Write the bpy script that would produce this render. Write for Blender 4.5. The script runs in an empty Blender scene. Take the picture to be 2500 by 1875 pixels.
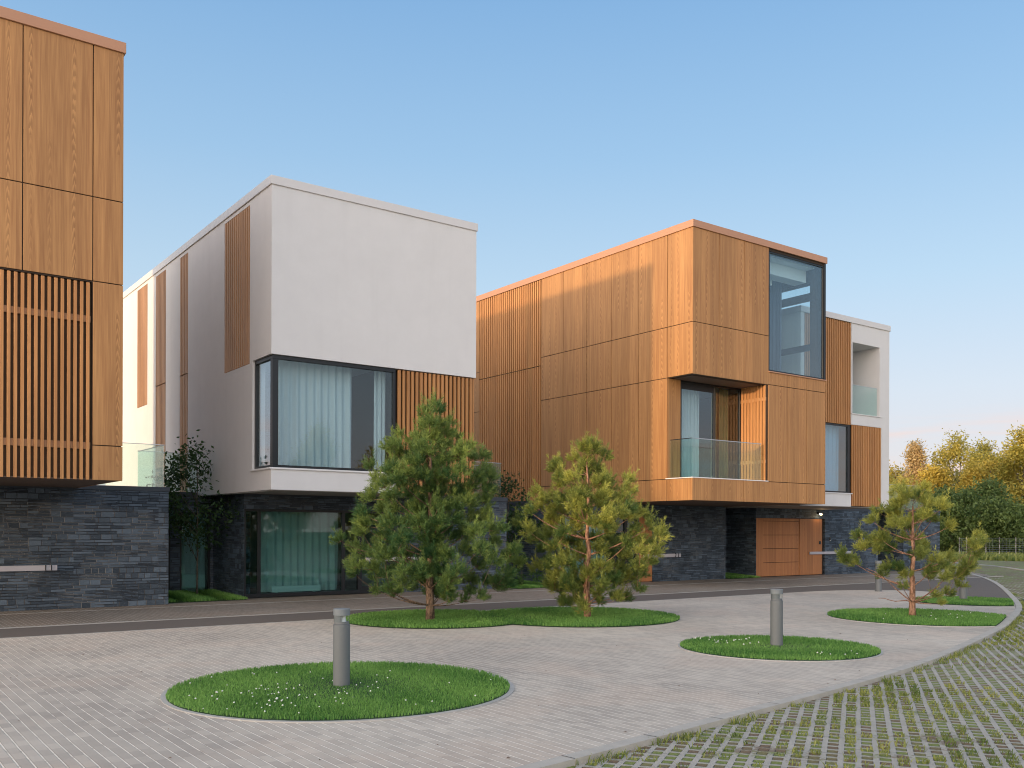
import bpy, math, random, mathutils, mathutils.geometry
import numpy as np
from mathutils import Vector, Matrix
random.seed(7)
C = bpy.context.scene.collection
CAM = (0.0, 0.0, 1.65)
YAW = math.radians(53.741)
FW = (math.cos(YAW), math.sin(YAW)); RT = (math.sin(YAW), -math.cos(YAW))

# ------------------------------------------------------------------ materials
class NT:
    def __init__(s, name):
        s.m = bpy.data.materials.new(name); s.m.use_nodes = True
        s.t = s.m.node_tree; s.t.nodes.clear()
        s.out = s.n('ShaderNodeOutputMaterial')
    def n(s, typ, **kw):
        nd = s.t.nodes.new(typ)
        for k, v in kw.items(): setattr(nd, k, v)
        return nd
    def put(s, sock, v):
        if isinstance(v, bpy.types.NodeSocket): s.t.links.new(v, sock)
        elif isinstance(v, (tuple, list)):
            if len(v) == 3 and len(sock.default_value) == 4: v = (*v, 1)
            sock.default_value = v
        else: sock.default_value = v
    def math(s, op, a, b=0.0, c=None, clamp=False):
        nd = s.n('ShaderNodeMath', operation=op, use_clamp=clamp)
        s.put(nd.inputs[0], a); s.put(nd.inputs[1], b)
        if c is not None: s.put(nd.inputs[2], c)
        return nd.outputs[0]
    def mix(s, f, a, b, mode='MIX'):
        nd = s.n('ShaderNodeMix', data_type='RGBA', blend_type=mode)
        s.put(nd.inputs[0], f); s.put(nd.inputs[6], a); s.put(nd.inputs[7], b)
        return nd.outputs[2]
    def comb(s, x, y, z):
        nd = s.n('ShaderNodeCombineXYZ')
        for i, v in enumerate((x, y, z)): s.put(nd.inputs[i], v)
        return nd.outputs[0]
    def pos(s):
        g = s.n('ShaderNodeNewGeometry'); p = s.n('ShaderNodeSeparateXYZ')
        s.t.links.new(g.outputs['Position'], p.inputs[0]); s.vec = g.outputs['Position']
        return p.outputs
    def noise(s, vec, scale, detail=3, rough=.55, dist=0.0, col=False):
        nd = s.n('ShaderNodeTexNoise'); s.put(nd.inputs['Vector'], vec)
        nd.inputs['Scale'].default_value = scale; nd.inputs['Detail'].default_value = detail
        nd.inputs['Roughness'].default_value = rough; nd.inputs['Distortion'].default_value = dist
        return nd.outputs[1 if col else 0]
    def white(s, vec):
        nd = s.n('ShaderNodeTexWhiteNoise', noise_dimensions='3D'); s.put(nd.inputs[0], vec)
        return nd.outputs[0]
    def ramp(s, f, lo, hi):
        nd = s.n('ShaderNodeMapRange', clamp=True, interpolation_type='SMOOTHSTEP'); s.put(nd.inputs[0], f)
        s.put(nd.inputs[1], lo); s.put(nd.inputs[2], hi)
        return nd.outputs[0]
    def bump(s, h, strength=.3, dist=.02):
        nd = s.n('ShaderNodeBump'); nd.inputs['Strength'].default_value = strength
        nd.inputs['Distance'].default_value = dist; s.put(nd.inputs['Height'], h)
        return nd.outputs[0]
    def bsdf(s, color, rough=.6, metallic=0.0, normal=None, spec=.5):
        p = s.n('ShaderNodeBsdfPrincipled')
        s.put(p.inputs['Base Color'], color); s.put(p.inputs['Roughness'], rough)
        p.inputs['Metallic'].default_value = metallic; p.inputs['Specular IOR Level'].default_value = spec
        if normal is not None: s.t.links.new(normal, p.inputs['Normal'])
        return p.outputs[0]
    def done(s, sh):
        s.t.links.new(sh, s.out.inputs[0]); return s.m

def plain(name, col, rough=.6, metallic=0.0, noise=.0, scale=3.0, bump=0.0, spec=.5):
    t = NT(name); t.pos(); c = col; nb = None
    if noise:
        f = t.noise(t.vec, scale, 4)
        c = t.mix(f, tuple(x * (1 - noise) for x in col), tuple(min(1, x * (1 + noise)) for x in col))
    if bump: nb = t.bump(t.noise(t.vec, 60, 3), bump, .01)
    return t.done(t.bsdf(c, rough, metallic, nb, spec))

def wood(name, dark, light, cath=1.0, rough=.42):
    t = NT(name); p = t.pos()
    s_ = t.math('ADD', p[0], p[1]); z = p[2]
    strip = t.math('FLOOR', t.math('DIVIDE', s_, .366))
    rnd = t.white(t.comb(strip, 3.0, 1.0))
    zz = t.math('ADD', z, t.math('MULTIPLY', rnd, 7.0))
    g1 = t.noise(t.comb(t.math('MULTIPLY', s_, 16), t.math('MULTIPLY', rnd, 9), t.math('MULTIPLY', zz, .55)), 1.0, 5, .6, .3)
    g2 = t.noise(t.comb(t.math('MULTIPLY', s_, 95), 0.0, t.math('MULTIPLY', zz, 1.6)), 1.0, 3, .6)
    f = t.math('ADD', t.math('MULTIPLY', g1, .75), t.math('MULTIPLY', g2, .45))
    f = t.ramp(f, .34, .86)
    c = t.mix(f, dark, light)
    # arrow-head flame figure running up the middle of the boards
    wob = t.math('MULTIPLY', t.math('SUBTRACT', t.noise(t.comb(0.0, strip, t.math('MULTIPLY', zz, 1.2)), 1.0, 2), .5), .05)
    ds = t.math('ABSOLUTE', t.math('SUBTRACT', t.math('ADD', t.math('FRACT', t.math('DIVIDE', s_, .366)), t.math('MULTIPLY', wob, 3)), t.math('ADD', .3, t.math('MULTIPLY', rnd, .4))))
    keep = t.ramp(t.white(t.comb(strip, t.math('FLOOR', t.math('MULTIPLY', z, .36)), 8.0)), .2, .75)
    near = t.math('MULTIPLY', keep, t.math('SUBTRACT', 1.0, t.ramp(ds, .03, .12)))
    saw = t.math('FRACT', t.math('ADD', t.math('MULTIPLY', zz, 5.2), t.math('ADD', t.math('MULTIPLY', ds, 7.0), t.math('MULTIPLY', g1, 3.0))))
    fl = t.math('MULTIPLY', near, t.math('SUBTRACT', t.ramp(saw, .35, .9), .35))
    c = t.mix(t.math('MULTIPLY', t.math('MAXIMUM', fl, 0.0), .55 * cath), c, tuple(min(1, x * 1.35) for x in light))
    c = t.mix(t.math('MULTIPLY', t.math('MAXIMUM', t.math('MULTIPLY', fl, -1.0), 0.0), 1.0 * cath), c, tuple(x * .62 for x in dark))
    # board to board tone
    tone = t.math('ADD', .90, t.math('MULTIPLY', rnd, .2))
    nd = t.n('ShaderNodeHueSaturation'); t.put(nd.inputs['Color'], c); t.put(nd.inputs['Value'], tone)
    edge = t.math('ABSOLUTE', t.math('SUBTRACT', t.math('FRACT', t.math('DIVIDE', s_, .366)), .5))
    c2 = t.mix(t.math('MULTIPLY', t.ramp(edge, .488, .5), .35), nd.outputs[0], tuple(x * .5 for x in dark))
    return t.done(t.bsdf(c2, t.math('ADD', rough, t.math('MULTIPLY', g1, .2)), 0, t.bump(g1, .12, .004), .4))

M = {}
M['wood'] = wood('wood_panel', (.305, .140, .050), (.50, .263, .102), 1.0)
M['slat'] = wood('wood_slat', (.40, .175, .060), (.58, .285, .108), .3)
M['slat2'] = wood('wood_slat_brown', (.40, .21, .10), (.55, .31, .16), .3)
M['gate'] = wood('gate_wood', (.36, .135, .045), (.52, .22, .080), .5)
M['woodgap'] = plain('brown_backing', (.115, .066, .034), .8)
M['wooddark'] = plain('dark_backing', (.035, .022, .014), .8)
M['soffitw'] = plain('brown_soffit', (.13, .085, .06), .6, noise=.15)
M['copperfascia'] = plain('brown_coping', (.47, .245, .145), .38, .0, .06, 1.2)
M['whitefascia'] = plain('white_coping', (.72, .69, .68), .35, .0, .05, 1.2)
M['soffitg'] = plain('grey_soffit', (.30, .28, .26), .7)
M['black'] = plain('black_frame', (.012, .014, .017), .35)
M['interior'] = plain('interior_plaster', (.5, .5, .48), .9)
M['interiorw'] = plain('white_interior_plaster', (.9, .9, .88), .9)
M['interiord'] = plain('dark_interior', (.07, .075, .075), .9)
M['sill'] = plain('white_sill', (.78, .76, .76), .4)
M['steel'] = plain('brushed_steel', (.55, .57, .6), .3, 1.0)
M['radiator'] = plain('radiator_enamel', (.9, .92, .88), .4)
M['signbar'] = plain('grey_sign_enamel', (.50, .48, .52), .45, 0, .06, 6)
M['digit'] = plain('dark_digit', (.02, .022, .028), .5)
M['terr'] = plain('stone_cap', (.05, .062, .08), .6, noise=.2, scale=5)
M['roof'] = plain('roof_gravel', (.25, .24, .23), .95, noise=.3, scale=30)

def plaster():
    t = NT('white_plaster'); p = t.pos()
    f = t.noise(t.vec, 2.2, 5, .6); g = t.noise(t.vec, 220, 2, .7)
    st = t.noise(t.comb(t.math('MULTIPLY', t.math('ADD', p[0], p[1]), 2.5), 0.0, t.math('MULTIPLY', p[2], .25)), 1.0, 4)
    c = t.mix(f, (.72, .70, .695), (.80, .78, .775))
    c = t.mix(t.math('MULTIPLY', t.ramp(st, .5, .8), .25), c, (.64, .62, .61))
    c = t.mix(t.math('MULTIPLY', g, .10), c, (.5, .5, .5))
    return t.done(t.bsdf(c, .85, 0, t.bump(g, .35, .006), .3))
M['plaster'] = plaster()

def stone(name, lo, hi):
    t = NT(name); p = t.pos()
    s0 = t.math('ADD', p[0], p[1]); z0 = p[2]
    w = t.noise(t.vec, 3.0, 2, .5, 0, True)
    ws = t.n('ShaderNodeSeparateColor'); t.put(ws.inputs[0], w)
    s_ = t.math('ADD', s0, t.math('MULTIPLY', t.math('SUBTRACT', ws.outputs[0], .5), .035))
    z = t.math('ADD', z0, t.math('MULTIPLY', t.math('SUBTRACT', ws.outputs[1], .5), .02))
    def layer(h, wd, seed):
        row = t.math('FLOOR', t.math('DIVIDE', z, h))
        rr = t.white(t.comb(row, seed, 0.0))
        wid = t.math('MULTIPLY', wd, t.math('ADD', .7, t.math('MULTIPLY', rr, .8)))
        u = t.math('ADD', t.math('DIVIDE', s_, wid), t.math('MULTIPLY', rr, 13.7))
        col = t.math('FLOOR', u)
        idv = t.white(t.comb(row, col, seed))
        fz = t.math('ABSOLUTE', t.math('SUBTRACT', t.math('FRACT', t.math('DIVIDE', z, h)), .5))
        fu = t.math('ABSOLUTE', t.math('SUBTRACT', t.math('FRACT', u), .5))
        jz = t.ramp(t.math('MULTIPLY', t.math('SUBTRACT', .5, fz), h), .001, .008)
        ju = t.math('MULTIPLY', t.math('SUBTRACT', .5, fu), wid)
        ju = t.ramp(ju, .001, .008)
        return idv, t.math('MULTIPLY', jz, ju)
    a, ja = layer(.06, .30, 1.0); b, jb = layer(.12, .19, 2.0); c_, jc = layer(.03, .22, 3.0)
    blk = t.white(t.comb(t.math('FLOOR', t.math('DIVIDE', s_, .43)), t.math('FLOOR', t.math('DIVIDE', z, .12)), 5.0))
    m1 = t.math('GREATER_THAN', blk, .55); m2 = t.math('GREATER_THAN', blk, .82)
    def sel(x, y, zz):
        r = t.math('ADD', t.math('MULTIPLY', x, t.math('SUBTRACT', 1.0, m1)), t.math('MULTIPLY', y, m1))
        return t.math('ADD', t.math('MULTIPLY', r, t.math('SUBTRACT', 1.0, m2)), t.math('MULTIPLY', zz, m2))
    idv = sel(a, b, c_); j = sel(ja, jb, jc)
    n = t.noise(t.comb(t.math('MULTIPLY', s_, 9), t.math('MULTIPLY', t.math('SUBTRACT', p[0], p[1]), 9), t.math('MULTIPLY', z, 40)), 1.0, 5, .65)
    tone = t.math('ADD', t.math('MULTIPLY', t.math('POWER', idv, 1.5), .65), t.math('MULTIPLY', n, .5))
    c = t.mix(t.math('SUBTRACT', tone, .12, clamp=True), lo, hi)
    pale = t.math('MULTIPLY', t.math('GREATER_THAN', n, .64), .35)
    c = t.mix(pale, c, (.24, .26, .29))
    eff = t.noise(t.vec, 1.1, 4, .6)
    jcol = t.mix(t.ramp(eff, .45, .62), (.018, .022, .028), (.20, .21, .22))
    c = t.mix(t.math('SUBTRACT', 1.0, j), c, jcol)
    h = t.math('MULTIPLY', t.math('ADD', t.math('MULTIPLY', idv, .8), t.math('MULTIPLY', n, .5)), j)
    return t.done(t.bsdf(c, .62, 0, t.bump(h, .9, .03), .45))
M['stone'] = stone('dark_slate_masonry', (.016, .027, .042), (.14, .19, .25))

def glass(name, tint, refl=.05, boost=1.0, rough=0.0):
    t = NT(name)
    tr = t.n('ShaderNodeBsdfTransparent'); t.put(tr.inputs[0], tint)
    gl = t.n('ShaderNodeBsdfGlossy'); t.put(gl.inputs[0], (.93, .97, 1.0)); gl.inputs['Roughness'].default_value = rough
    fr = t.n('ShaderNodeLayerWeight'); fr.inputs[0].default_value = .5
    f = t.math('ADD', t.math('MULTIPLY', t.math('POWER', fr.outputs[1], 3.0), boost), refl, clamp=True)
    mx = t.n('ShaderNodeMixShader'); t.put(mx.inputs[0], f)
    t.t.links.new(tr.outputs[0], mx.inputs[1]); t.t.links.new(gl.outputs[0], mx.inputs[2])
    return t.done(mx.outputs[0])
M['glass'] = glass('window_glass', (.83, .915, .94), .05, .9)
M['glassdark'] = glass('dark_window_glass', (.62, .77, .77), .045, .8)
M['glassrail'] = glass('balustrade_glass', (.86, .95, .925), .03, .5)
M['glassclear'] = glass('clear_lens', (.92, .95, .95), .03, 1.0)

def curtain(name, col):
    t = NT(name)
    d = t.n('ShaderNodeBsdfDiffuse'); t.put(d.inputs[0], col)
    tl = t.n('ShaderNodeBsdfTranslucent'); t.put(tl.inputs[0], col)
    mx = t.n('ShaderNodeMixShader'); mx.inputs[0].default_value = .25
    t.t.links.new(d.outputs[0], mx.inputs[1]); t.t.links.new(tl.outputs[0], mx.inputs[2])
    return t.done(mx.outputs[0])
M['curtain'] = curtain('white_curtain', (.86, .88, .88))
M['curtain2'] = curtain('greenish_curtain', (.86, .90, .86))  # pale cloth, faintly green
M['curtainb'] = curtain('blue_curtain', (.42, .66, .86))
M['curtaing'] = curtain('olive_curtain', (.30, .23, .10))
M['curtaind'] = curtain('grey_blue_curtain', (.20, .23, .30))

def pavers(name, ca, cb, joint, row=.09, ln=.20):
    t = NT(name); p = t.pos(); x, y = p[0], p[1]
    nz = t.noise(t.vec, 1.3, 2, .5, 0, False)
    x1 = t.math('ADD', x, t.math('MULTIPLY', t.math('SUBTRACT', nz, .5), .014))
    r = t.math('FLOOR', t.math('DIVIDE', x1, row))
    rr = t.white(t.comb(r, 1.0, 0.0))
    u = t.math('ADD', t.math('DIVIDE', y, ln), rr)
    cidx = t.math('FLOOR', u); idv = t.white(t.comb(r, cidx, 4.0))
    fx = t.math('FRACT', t.math('DIVIDE', x1, row))
    jx = t.math('SUBTRACT', 1.0, t.ramp(t.math('MULTIPLY', t.math('MINIMUM', fx, t.math('SUBTRACT', 1.0, fx)), row), .003, .0085))
    fy = t.math('FRACT', u)
    jy = t.math('SUBTRACT', 1.0, t.ramp(t.math('MULTIPLY', t.math('MINIMUM', fy, t.math('SUBTRACT', 1.0, fy)), ln), .001, .004))
    dk = t.math('MULTIPLY', t.ramp(fx, .06, .10), t.math('SUBTRACT', 1.0, t.ramp(fx, .10, .15)))
    big = t.noise(t.vec, .35, 4, .55); mid = t.noise(t.vec, 2.0, 3, .6)
    f = t.math('ADD', t.math('ADD', t.math('MULTIPLY', idv, .46), .2), t.math('MULTIPLY', t.math('SUBTRACT', big, .5), 2.0), clamp=True)
    c = t.mix(t.math('ADD', f, .1, clamp=True), ca, cb)
    warm = t.ramp(t.noise(t.vec, .8, 3, .5), .48, .66)
    c = t.mix(t.math('MULTIPLY', warm, .28), c, tuple(a * k for a, k in zip(cb, (1.08, .93, .86))))
    c = t.mix(t.math('MULTIPLY', t.ramp(t.noise(t.vec, 9, 4, .7), .58, .8), .35), c, (.62, .60, .57))
    c = t.mix(t.math('MULTIPLY', t.noise(t.vec, 90, 2, .6), .25), c, tuple(a * .6 for a in ca))
    c = t.mix(t.math('MULTIPLY', jy, t.math('MULTIPLY', mid, .55)), c, tuple(a * .6 for a in ca))
    c = t.mix(t.math('MULTIPLY', dk, .55), c, tuple(a * .35 for a in ca))
    c = t.mix(t.math('MULTIPLY', jx, t.math('MULTIPLY', .8, t.ramp(t.noise(t.vec, 7, 4, .7), .30, .55))), c, joint)
    h = t.math('ADD', t.math('MULTIPLY', t.math('SUBTRACT', 1.0, t.math('MAXIMUM', jx, jy)), .8), t.math('MULTIPLY', idv, .25))
    return t.done(t.bsdf(c, .82, 0, t.bump(h, .5, .008), .3))
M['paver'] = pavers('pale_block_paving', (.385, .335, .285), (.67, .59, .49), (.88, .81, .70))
M['pavershade'] = pavers('shaded_block_paving', (.215, .175, .138), (.36, .30, .242), (.56, .50, .42))  # brownish blocks, colour also darkened for the shade near the houses

def asphalt():
    t = NT('asphalt'); t.pos()
    g = t.noise(t.vec, 160, 2, .7); b = t.noise(t.vec, .7, 4, .6)
    c = t.mix(g, (.105, .085, .070), (.25, .21, .175)); c = t.mix(t.math('MULTIPLY', b, .5), c, (.12, .108, .10))
    return t.done(t.bsdf(c, .85, 0, t.bump(g, .6, .006), .3))
M['asphalt'] = asphalt()
M['kerb'] = plain('concrete_kerb', (.46, .425, .37), .85, 0, .22, 7, .3)
M['kerblight'] = plain('pale_kerb_strip', (.42, .39, .35), .85, 0, .2, 9, .3)
M['metaledge'] = plain('concrete_edging', (.44, .42, .39), .8, 0, .2, 9, .2)

def gridmat():
    t = NT('grass_grid_concrete'); p = t.pos(); x, y = p[0], p[1]
    ca, sa = math.cos(math.radians(33.5)), math.sin(math.radians(33.5))
    wn = t.noise(t.vec, 22, 3, .6, 0, True); ws = t.n('ShaderNodeSeparateColor'); t.put(ws.inputs[0], wn)
    u = t.math('ADD', t.math('MULTIPLY', x, ca), t.math('MULTIPLY', y, sa))
    w = t.math('SUBTRACT', t.math('MULTIPLY', y, ca), t.math('MULTIPLY', x, sa))
    fu = t.math('FRACT', t.math('DIVIDE', t.math('ADD', u, t.math('MULTIPLY', t.math('SUBTRACT', ws.outputs[0], .5), .022)), .13))
    fw = t.math('FRACT', t.math('DIVIDE', t.math('ADD', w, t.math('MULTIPLY', t.math('SUBTRACT', ws.outputs[1], .5), .012)), .125))
    def band(f, a):
        return t.math('MULTIPLY', t.ramp(f, .02, .07), t.math('SUBTRACT', 1.0, t.ramp(f, a - .04, a + .03)))
    cell = t.math('MULTIPLY', band(fu, .66), band(fw, .66))
    iu = t.math('FLOOR', t.math('DIVIDE', u, .13)); iw = t.math('FLOOR', t.math('DIVIDE', w, .125))
    rid = t.white(t.comb(iu, iw, 2.0)); clump = t.noise(t.vec, .9, 3, .6)
    gr = t.noise(t.vec, 75, 3, .7)
    soil = t.mix(gr, (.07, .045, .028), (.34, .24, .16))
    grn = t.mix(gr, (.05, .075, .016), (.36, .40, .13))
    fill = t.mix(t.ramp(t.math('ADD', t.math('MULTIPLY', rid, .45), clump), .55, .8), soil, grn)
    # weeds creep over the concrete in patches, more so towards the far end
    weed = t.ramp(t.math('ADD', t.math('MULTIPLY', t.ramp(x, 14, 42), .26), t.math('ADD', t.noise(t.vec, 1.6, 4, .65), t.math('MULTIPLY', t.noise(t.vec, 30, 2, .6), .35))), .72, .86)
    con = t.mix(t.noise(t.vec, 4, 4, .6), (.40, .37, .32), (.60, .56, .49))
    con = t.mix(t.math('MULTIPLY', t.noise(t.vec, 120, 2, .6), .3), con, (.16, .155, .15))
    con = t.mix(t.math('MULTIPLY', t.math('MULTIPLY', band(fw, .66), .35), 1.0), con, (.30, .30, .21))
    seam = t.math('SUBTRACT', 1.0, t.ramp(t.math('ABSOLUTE', t.math('SUBTRACT', t.math('FRACT', t.math('DIVIDE', t.math('ADD', u, t.math('MULTIPLY', t.white(t.comb(t.math('FLOOR', t.math('DIVIDE', w, .375)), 0.0, 0.0)), .6)), .585)), .5)), .004, .012))
    con = t.mix(t.math('MULTIPLY', seam, .6), con, (.10, .10, .09))
    m = t.math('MAXIMUM', cell, t.math('MULTIPLY', weed, .8))
    c = t.mix(m, con, fill)
    h = t.math('ADD', t.math('MULTIPLY', t.math('SUBTRACT', 1.0, cell), 1.0), t.math('MULTIPLY', gr, .35))
    return t.done(t.bsdf(c, .9, 0, t.bump(h, 1.0, .03), .2))
M['grid'] = gridmat()

def ground():
    t = NT('meadow_ground'); t.pos()
    a = t.noise(t.vec, 1.5, 5, .7); b = t.noise(t.vec, 30, 3, .7)
    c = t.mix(a, (.05, .085, .025), (.13, .17, .05)); c = t.mix(t.math('MULTIPLY', b, .4), c, (.20, .18, .10))
    return t.done(t.bsdf(c, .95, 0, t.bump(b, .6, .05), .1))
M['ground'] = ground()
M['soil'] = plain('lawn_soil', (.03, .07, .018), .95, 0, .4, 8)

def leafmat(name, a, b, trans=.35, rough=.5):
    """a..b picked by the mesh's own per-leaf attribute"""
    t = NT(name)
    at = t.n('ShaderNodeAttribute', attribute_name='tone')
    c = t.mix(at.outputs['Fac'], a, b)
    d = t.bsdf(c, rough, 0, None, .3)
    tl = t.n('ShaderNodeBsdfTranslucent'); t.put(tl.inputs[0], t.mix(.5, c, tuple(min(1, x * 1.5) for x in b)))
    mx = t.n('ShaderNodeMixShader'); mx.inputs[0].default_value = trans
    t.t.links.new(d, mx.inputs[1]); t.t.links.new(tl.outputs[0], mx.inputs[2])
    return t.done(mx.outputs[0])
M['needle'] = leafmat('pine_needles', (.030, .095, .036), (.30, .38, .09), .22)
M['needle2'] = leafmat('pine_needles_yellowish', (.040, .110, .034), (.48, .47, .10), .25)  # light end of the range mixes new growth with sunlit yellow
M['blade'] = leafmat('grass_blades', (.022, .125, .020), (.26, .46, .11), .35)
M['tuft'] = leafmat('weed_blades', (.06, .12, .02), (.38, .38, .11), .35)
M['linden'] = leafmat('linden_leaves', (.016, .045, .016), (.05, .10, .03), .3)
M['golden'] = leafmat('sunlit_gold_leaves', (.24, .22, .045), (.68, .50, .10), .4)  # yellow also holds the low sunlight on the back trees
M['olive'] = leafmat('sunlit_olive_leaves', (.18, .20, .04), (.60, .48, .11), .4)  # olive lightened by the same painted sunlight
M['pinkish'] = leafmat('faded_leaves', (.32, .26, .13), (.72, .52, .27), .4)
M['shadegreen'] = leafmat('shaded_green_leaves', (.030, .070, .022), (.20, .26, .075), .3)  # dark green also holds the shade on the front bush row
M['shrub'] = leafmat('shrub_leaves', (.03, .08, .02), (.10, .19, .05), .3)
M['petal'] = plain('clover_white', (.85, .85, .80), .8)

def bark(name, a, b, sc=1.0):
    t = NT(name); p = t.pos()
    n = t.noise(t.comb(t.math('MULTIPLY', p[0], 30 * sc), t.math('MULTIPLY', p[1], 30 * sc), t.math('MULTIPLY', p[2], 11 * sc)), 1.0, 4, .7)
    return t.done(t.bsdf(t.mix(t.ramp(n, .35, .65), a, b), .85, 0, t.bump(n, .9, .02), .2))
M['barkpine'] = bark('pine_bark', (.085, .058, .042), (.30, .20, .135))
M['barkpine2'] = bark('orange_pine_bark', (.20, .105, .065), (.52, .29, .19))
M['barkdark'] = bark('dark_bark', (.05, .045, .035), (.15, .13, .10))
M['barkbirch'] = bark('birch_bark', (.13, .12, .10), (.48, .45, .40), .4)
M['bollard'] = plain('grey_bollard_paint', (.155, .165, .17), .5, .0, .07, 25, .12)
M['bollardcap'] = plain('grey_bollard_cap_paint', (.19, .21, .22), .45, .0, .05, 25, .1)
M['lampwhite'] = plain('white_reflector', (.85, .84, .8), .5)
M['fencewire'] = plain('galvanised_wire', (.30, .32, .30), .6, .4)

# ------------------------------------------------------------------ mesh builder
class MB:
    def __init__(s): s.v = []; s.f = []
    def quad(s, a, b, c, d):
        i = len(s.v); s.v += [a, b, c, d]; s.f.append((i, i + 1, i + 2, i + 3))
    def poly(s, pts):
        i = len(s.v); s.v += list(pts); s.f.append(tuple(range(i, i + len(pts))))
    def box(s, x0, x1, y0, y1, z0, z1):
        if x0 > x1: x0, x1 = x1, x0
        if y0 > y1: y0, y1 = y1, y0
        i = len(s.v)
        s.v += [(x0, y0, z0), (x1, y0, z0), (x1, y1, z0), (x0, y1, z0), (x0, y0, z1), (x1, y0, z1), (x1, y1, z1), (x0, y1, z1)]
        s.f += [(i, i + 3, i + 2, i + 1), (i + 4, i + 5, i + 6, i + 7), (i, i + 1, i + 5, i + 4), (i + 1, i + 2, i + 6, i + 5), (i + 2, i + 3, i + 7, i + 6), (i + 3, i, i + 4, i + 7)]
        return s
    def tube(s, pts, rad, n=8, cap=True):
        rings = []
        for k, p in enumerate(pts):
            p = Vector(p)
            d = (Vector(pts[min(k + 1, len(pts) - 1)]) - Vector(pts[max(k - 1, 0)])).normalized()
            a = d.cross(Vector((0, 0, 1)));
            if a.length < .05: a = d.cross(Vector((1, 0, 0)))
            a.normalize(); b = d.cross(a)
            i = len(s.v); rings.append(i)
            for j in range(n):
                t = 2 * math.pi * j / n
                s.v.append(tuple(p + (a * math.cos(t) + b * math.sin(t)) * rad[k]))
        for k in range(len(rings) - 1):
            for j in range(n):
                s.f.append((rings[k] + j, rings[k] + (j + 1) % n, rings[k + 1] + (j + 1) % n, rings[k + 1] + j))
        if cap:
            s.f.append(tuple(rings[0] + j for j in range(n))[::-1]); s.f.append(tuple(rings[-1] + j for j in range(n)))
        return s
    def lathe(s, prof, cx, cy, n=32):
        i = len(s.v); m = len(prof)
        for r, z in prof:
            for j in range(n):
                t = 2 * math.pi * j / n; s.v.append((cx + r * math.cos(t), cy + r * math.sin(t), z))
        for k in range(m - 1):
            for j in range(n):
                s.f.append((i + k * n + j, i + k * n + (j + 1) % n, i + (k + 1) * n + (j + 1) % n, i + (k + 1) * n + j))
        return s
    def build(s, name, mat, parent=None, smooth=False, bevel=0.0):
        me = bpy.data.meshes.new(name); me.from_pydata(s.v, [], s.f); me.update()
        o = bpy.data.objects.new(name, me); C.objects.link(o)
        me.materials.append(mat)
        if smooth: me.polygons.foreach_set('use_smooth', [True] * len(me.polygons))
        if bevel:
            b = o.modifiers.new('bevel', 'BEVEL'); b.width = bevel; b.segments = 2; b.limit_method = 'ANGLE'
        if parent is not None: attach(o, parent)
        return o

def attach(o, parent):
    o.parent = parent
    o.matrix_parent_inverse = Matrix.Translation(-(world_loc(parent)))
def world_loc(p):
    l = Vector(p.location)
    # roots carry the location; parts carry none of their own
    q = p.parent
    while q is not None: l = Vector(q.location); q = q.parent
    return l
def tag(o, label=None, cat=None, group=None, kind=None):
    if label: o['label'] = label
    if cat: o['category'] = cat
    if group: o['group'] = group
    if kind: o['kind'] = kind
    return o
def thing(name, loc, label, cat, group=None):
    o = bpy.data.objects.new(name, None); C.objects.link(o); o.location = loc; o.empty_display_size = .3
    return tag(o, label, cat, group)
def recentre(o, loc):
    """give a top-level mesh an origin of its own"""
    o.data.transform(Matrix.Translation(-Vector(loc))); o.location = loc; return o

def wall(mb, axis, c, a0, a1, z0, z1, th, holes=(), inward=1):
    """slab whose outer face lies on axis=c, going inward by th, with holes (a0,a1,z0,z1)"""
    A = sorted({a0, a1, *[min(max(h[k], a0), a1) for h in holes for k in (0, 1)]})
    Z = sorted({z0, z1, *[min(max(h[k], z0), z1) for h in holes for k in (2, 3)]})
    d = c + th * inward
    def solid(i, j):
        if i < 0 or j < 0 or i >= len(A) - 1 or j >= len(Z) - 1: return False
        am, zm = (A[i] + A[i + 1]) / 2, (Z[j] + Z[j + 1]) / 2
        return not any(h[0] < am < h[1] and h[2] < zm < h[3] for h in holes)
    P = (lambda a, q, z: (a, q, z)) if axis == 'y' else (lambda a, q, z: (q, a, z))
    for i in range(len(A) - 1):
        for j in range(len(Z) - 1):
            if not solid(i, j): continue
            l, r, b, t = A[i], A[i + 1], Z[j], Z[j + 1]
            mb.quad(P(l, c, b), P(r, c, b), P(r, c, t), P(l, c, t)); mb.quad(P(l, d, b), P(l, d, t), P(r, d, t), P(r, d, b))
            if not solid(i - 1, j): mb.quad(P(l, c, b), P(l, c, t), P(l, d, t), P(l, d, b))
            if not solid(i + 1, j): mb.quad(P(r, c, b), P(r, d, b), P(r, d, t), P(r, c, t))
            if not solid(i, j - 1): mb.quad(P(l, c, b), P(l, d, b), P(r, d, b), P(r, c, b))
            if not solid(i, j + 1): mb.quad(P(l, c, t), P(r, c, t), P(r, d, t), P(l, d, t))
    return mb

def panels(mb, axis, c, AL, ZL, skip=(), th=.02, gap=.009, inward=1):
    """cladding panels: outer face on axis=c, one box per grid cell"""
    for i in range(len(AL) - 1):
        for j in range(len(ZL) - 1):
            am, zm = (AL[i] + AL[i + 1]) / 2, (ZL[j] + ZL[j + 1]) / 2
            if any(h[0] < am < h[1] and h[2] < zm < h[3] for h in skip): continue
            g0 = gap if i else 0.0; g1 = gap if i < len(AL) - 2 else 0.0
            h0 = gap if j else 0.0; h1 = gap if j < len(ZL) - 2 else 0.0
            a, b = AL[i] + g0, AL[i + 1] - g1; z, y = ZL[j] + h0, ZL[j + 1] - h1
            if axis == 'y': mb.box(a, b, c, c + th * inward, z, y)
            else: mb.box(c, c + th * inward, a, b, z, y)
    return mb

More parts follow.
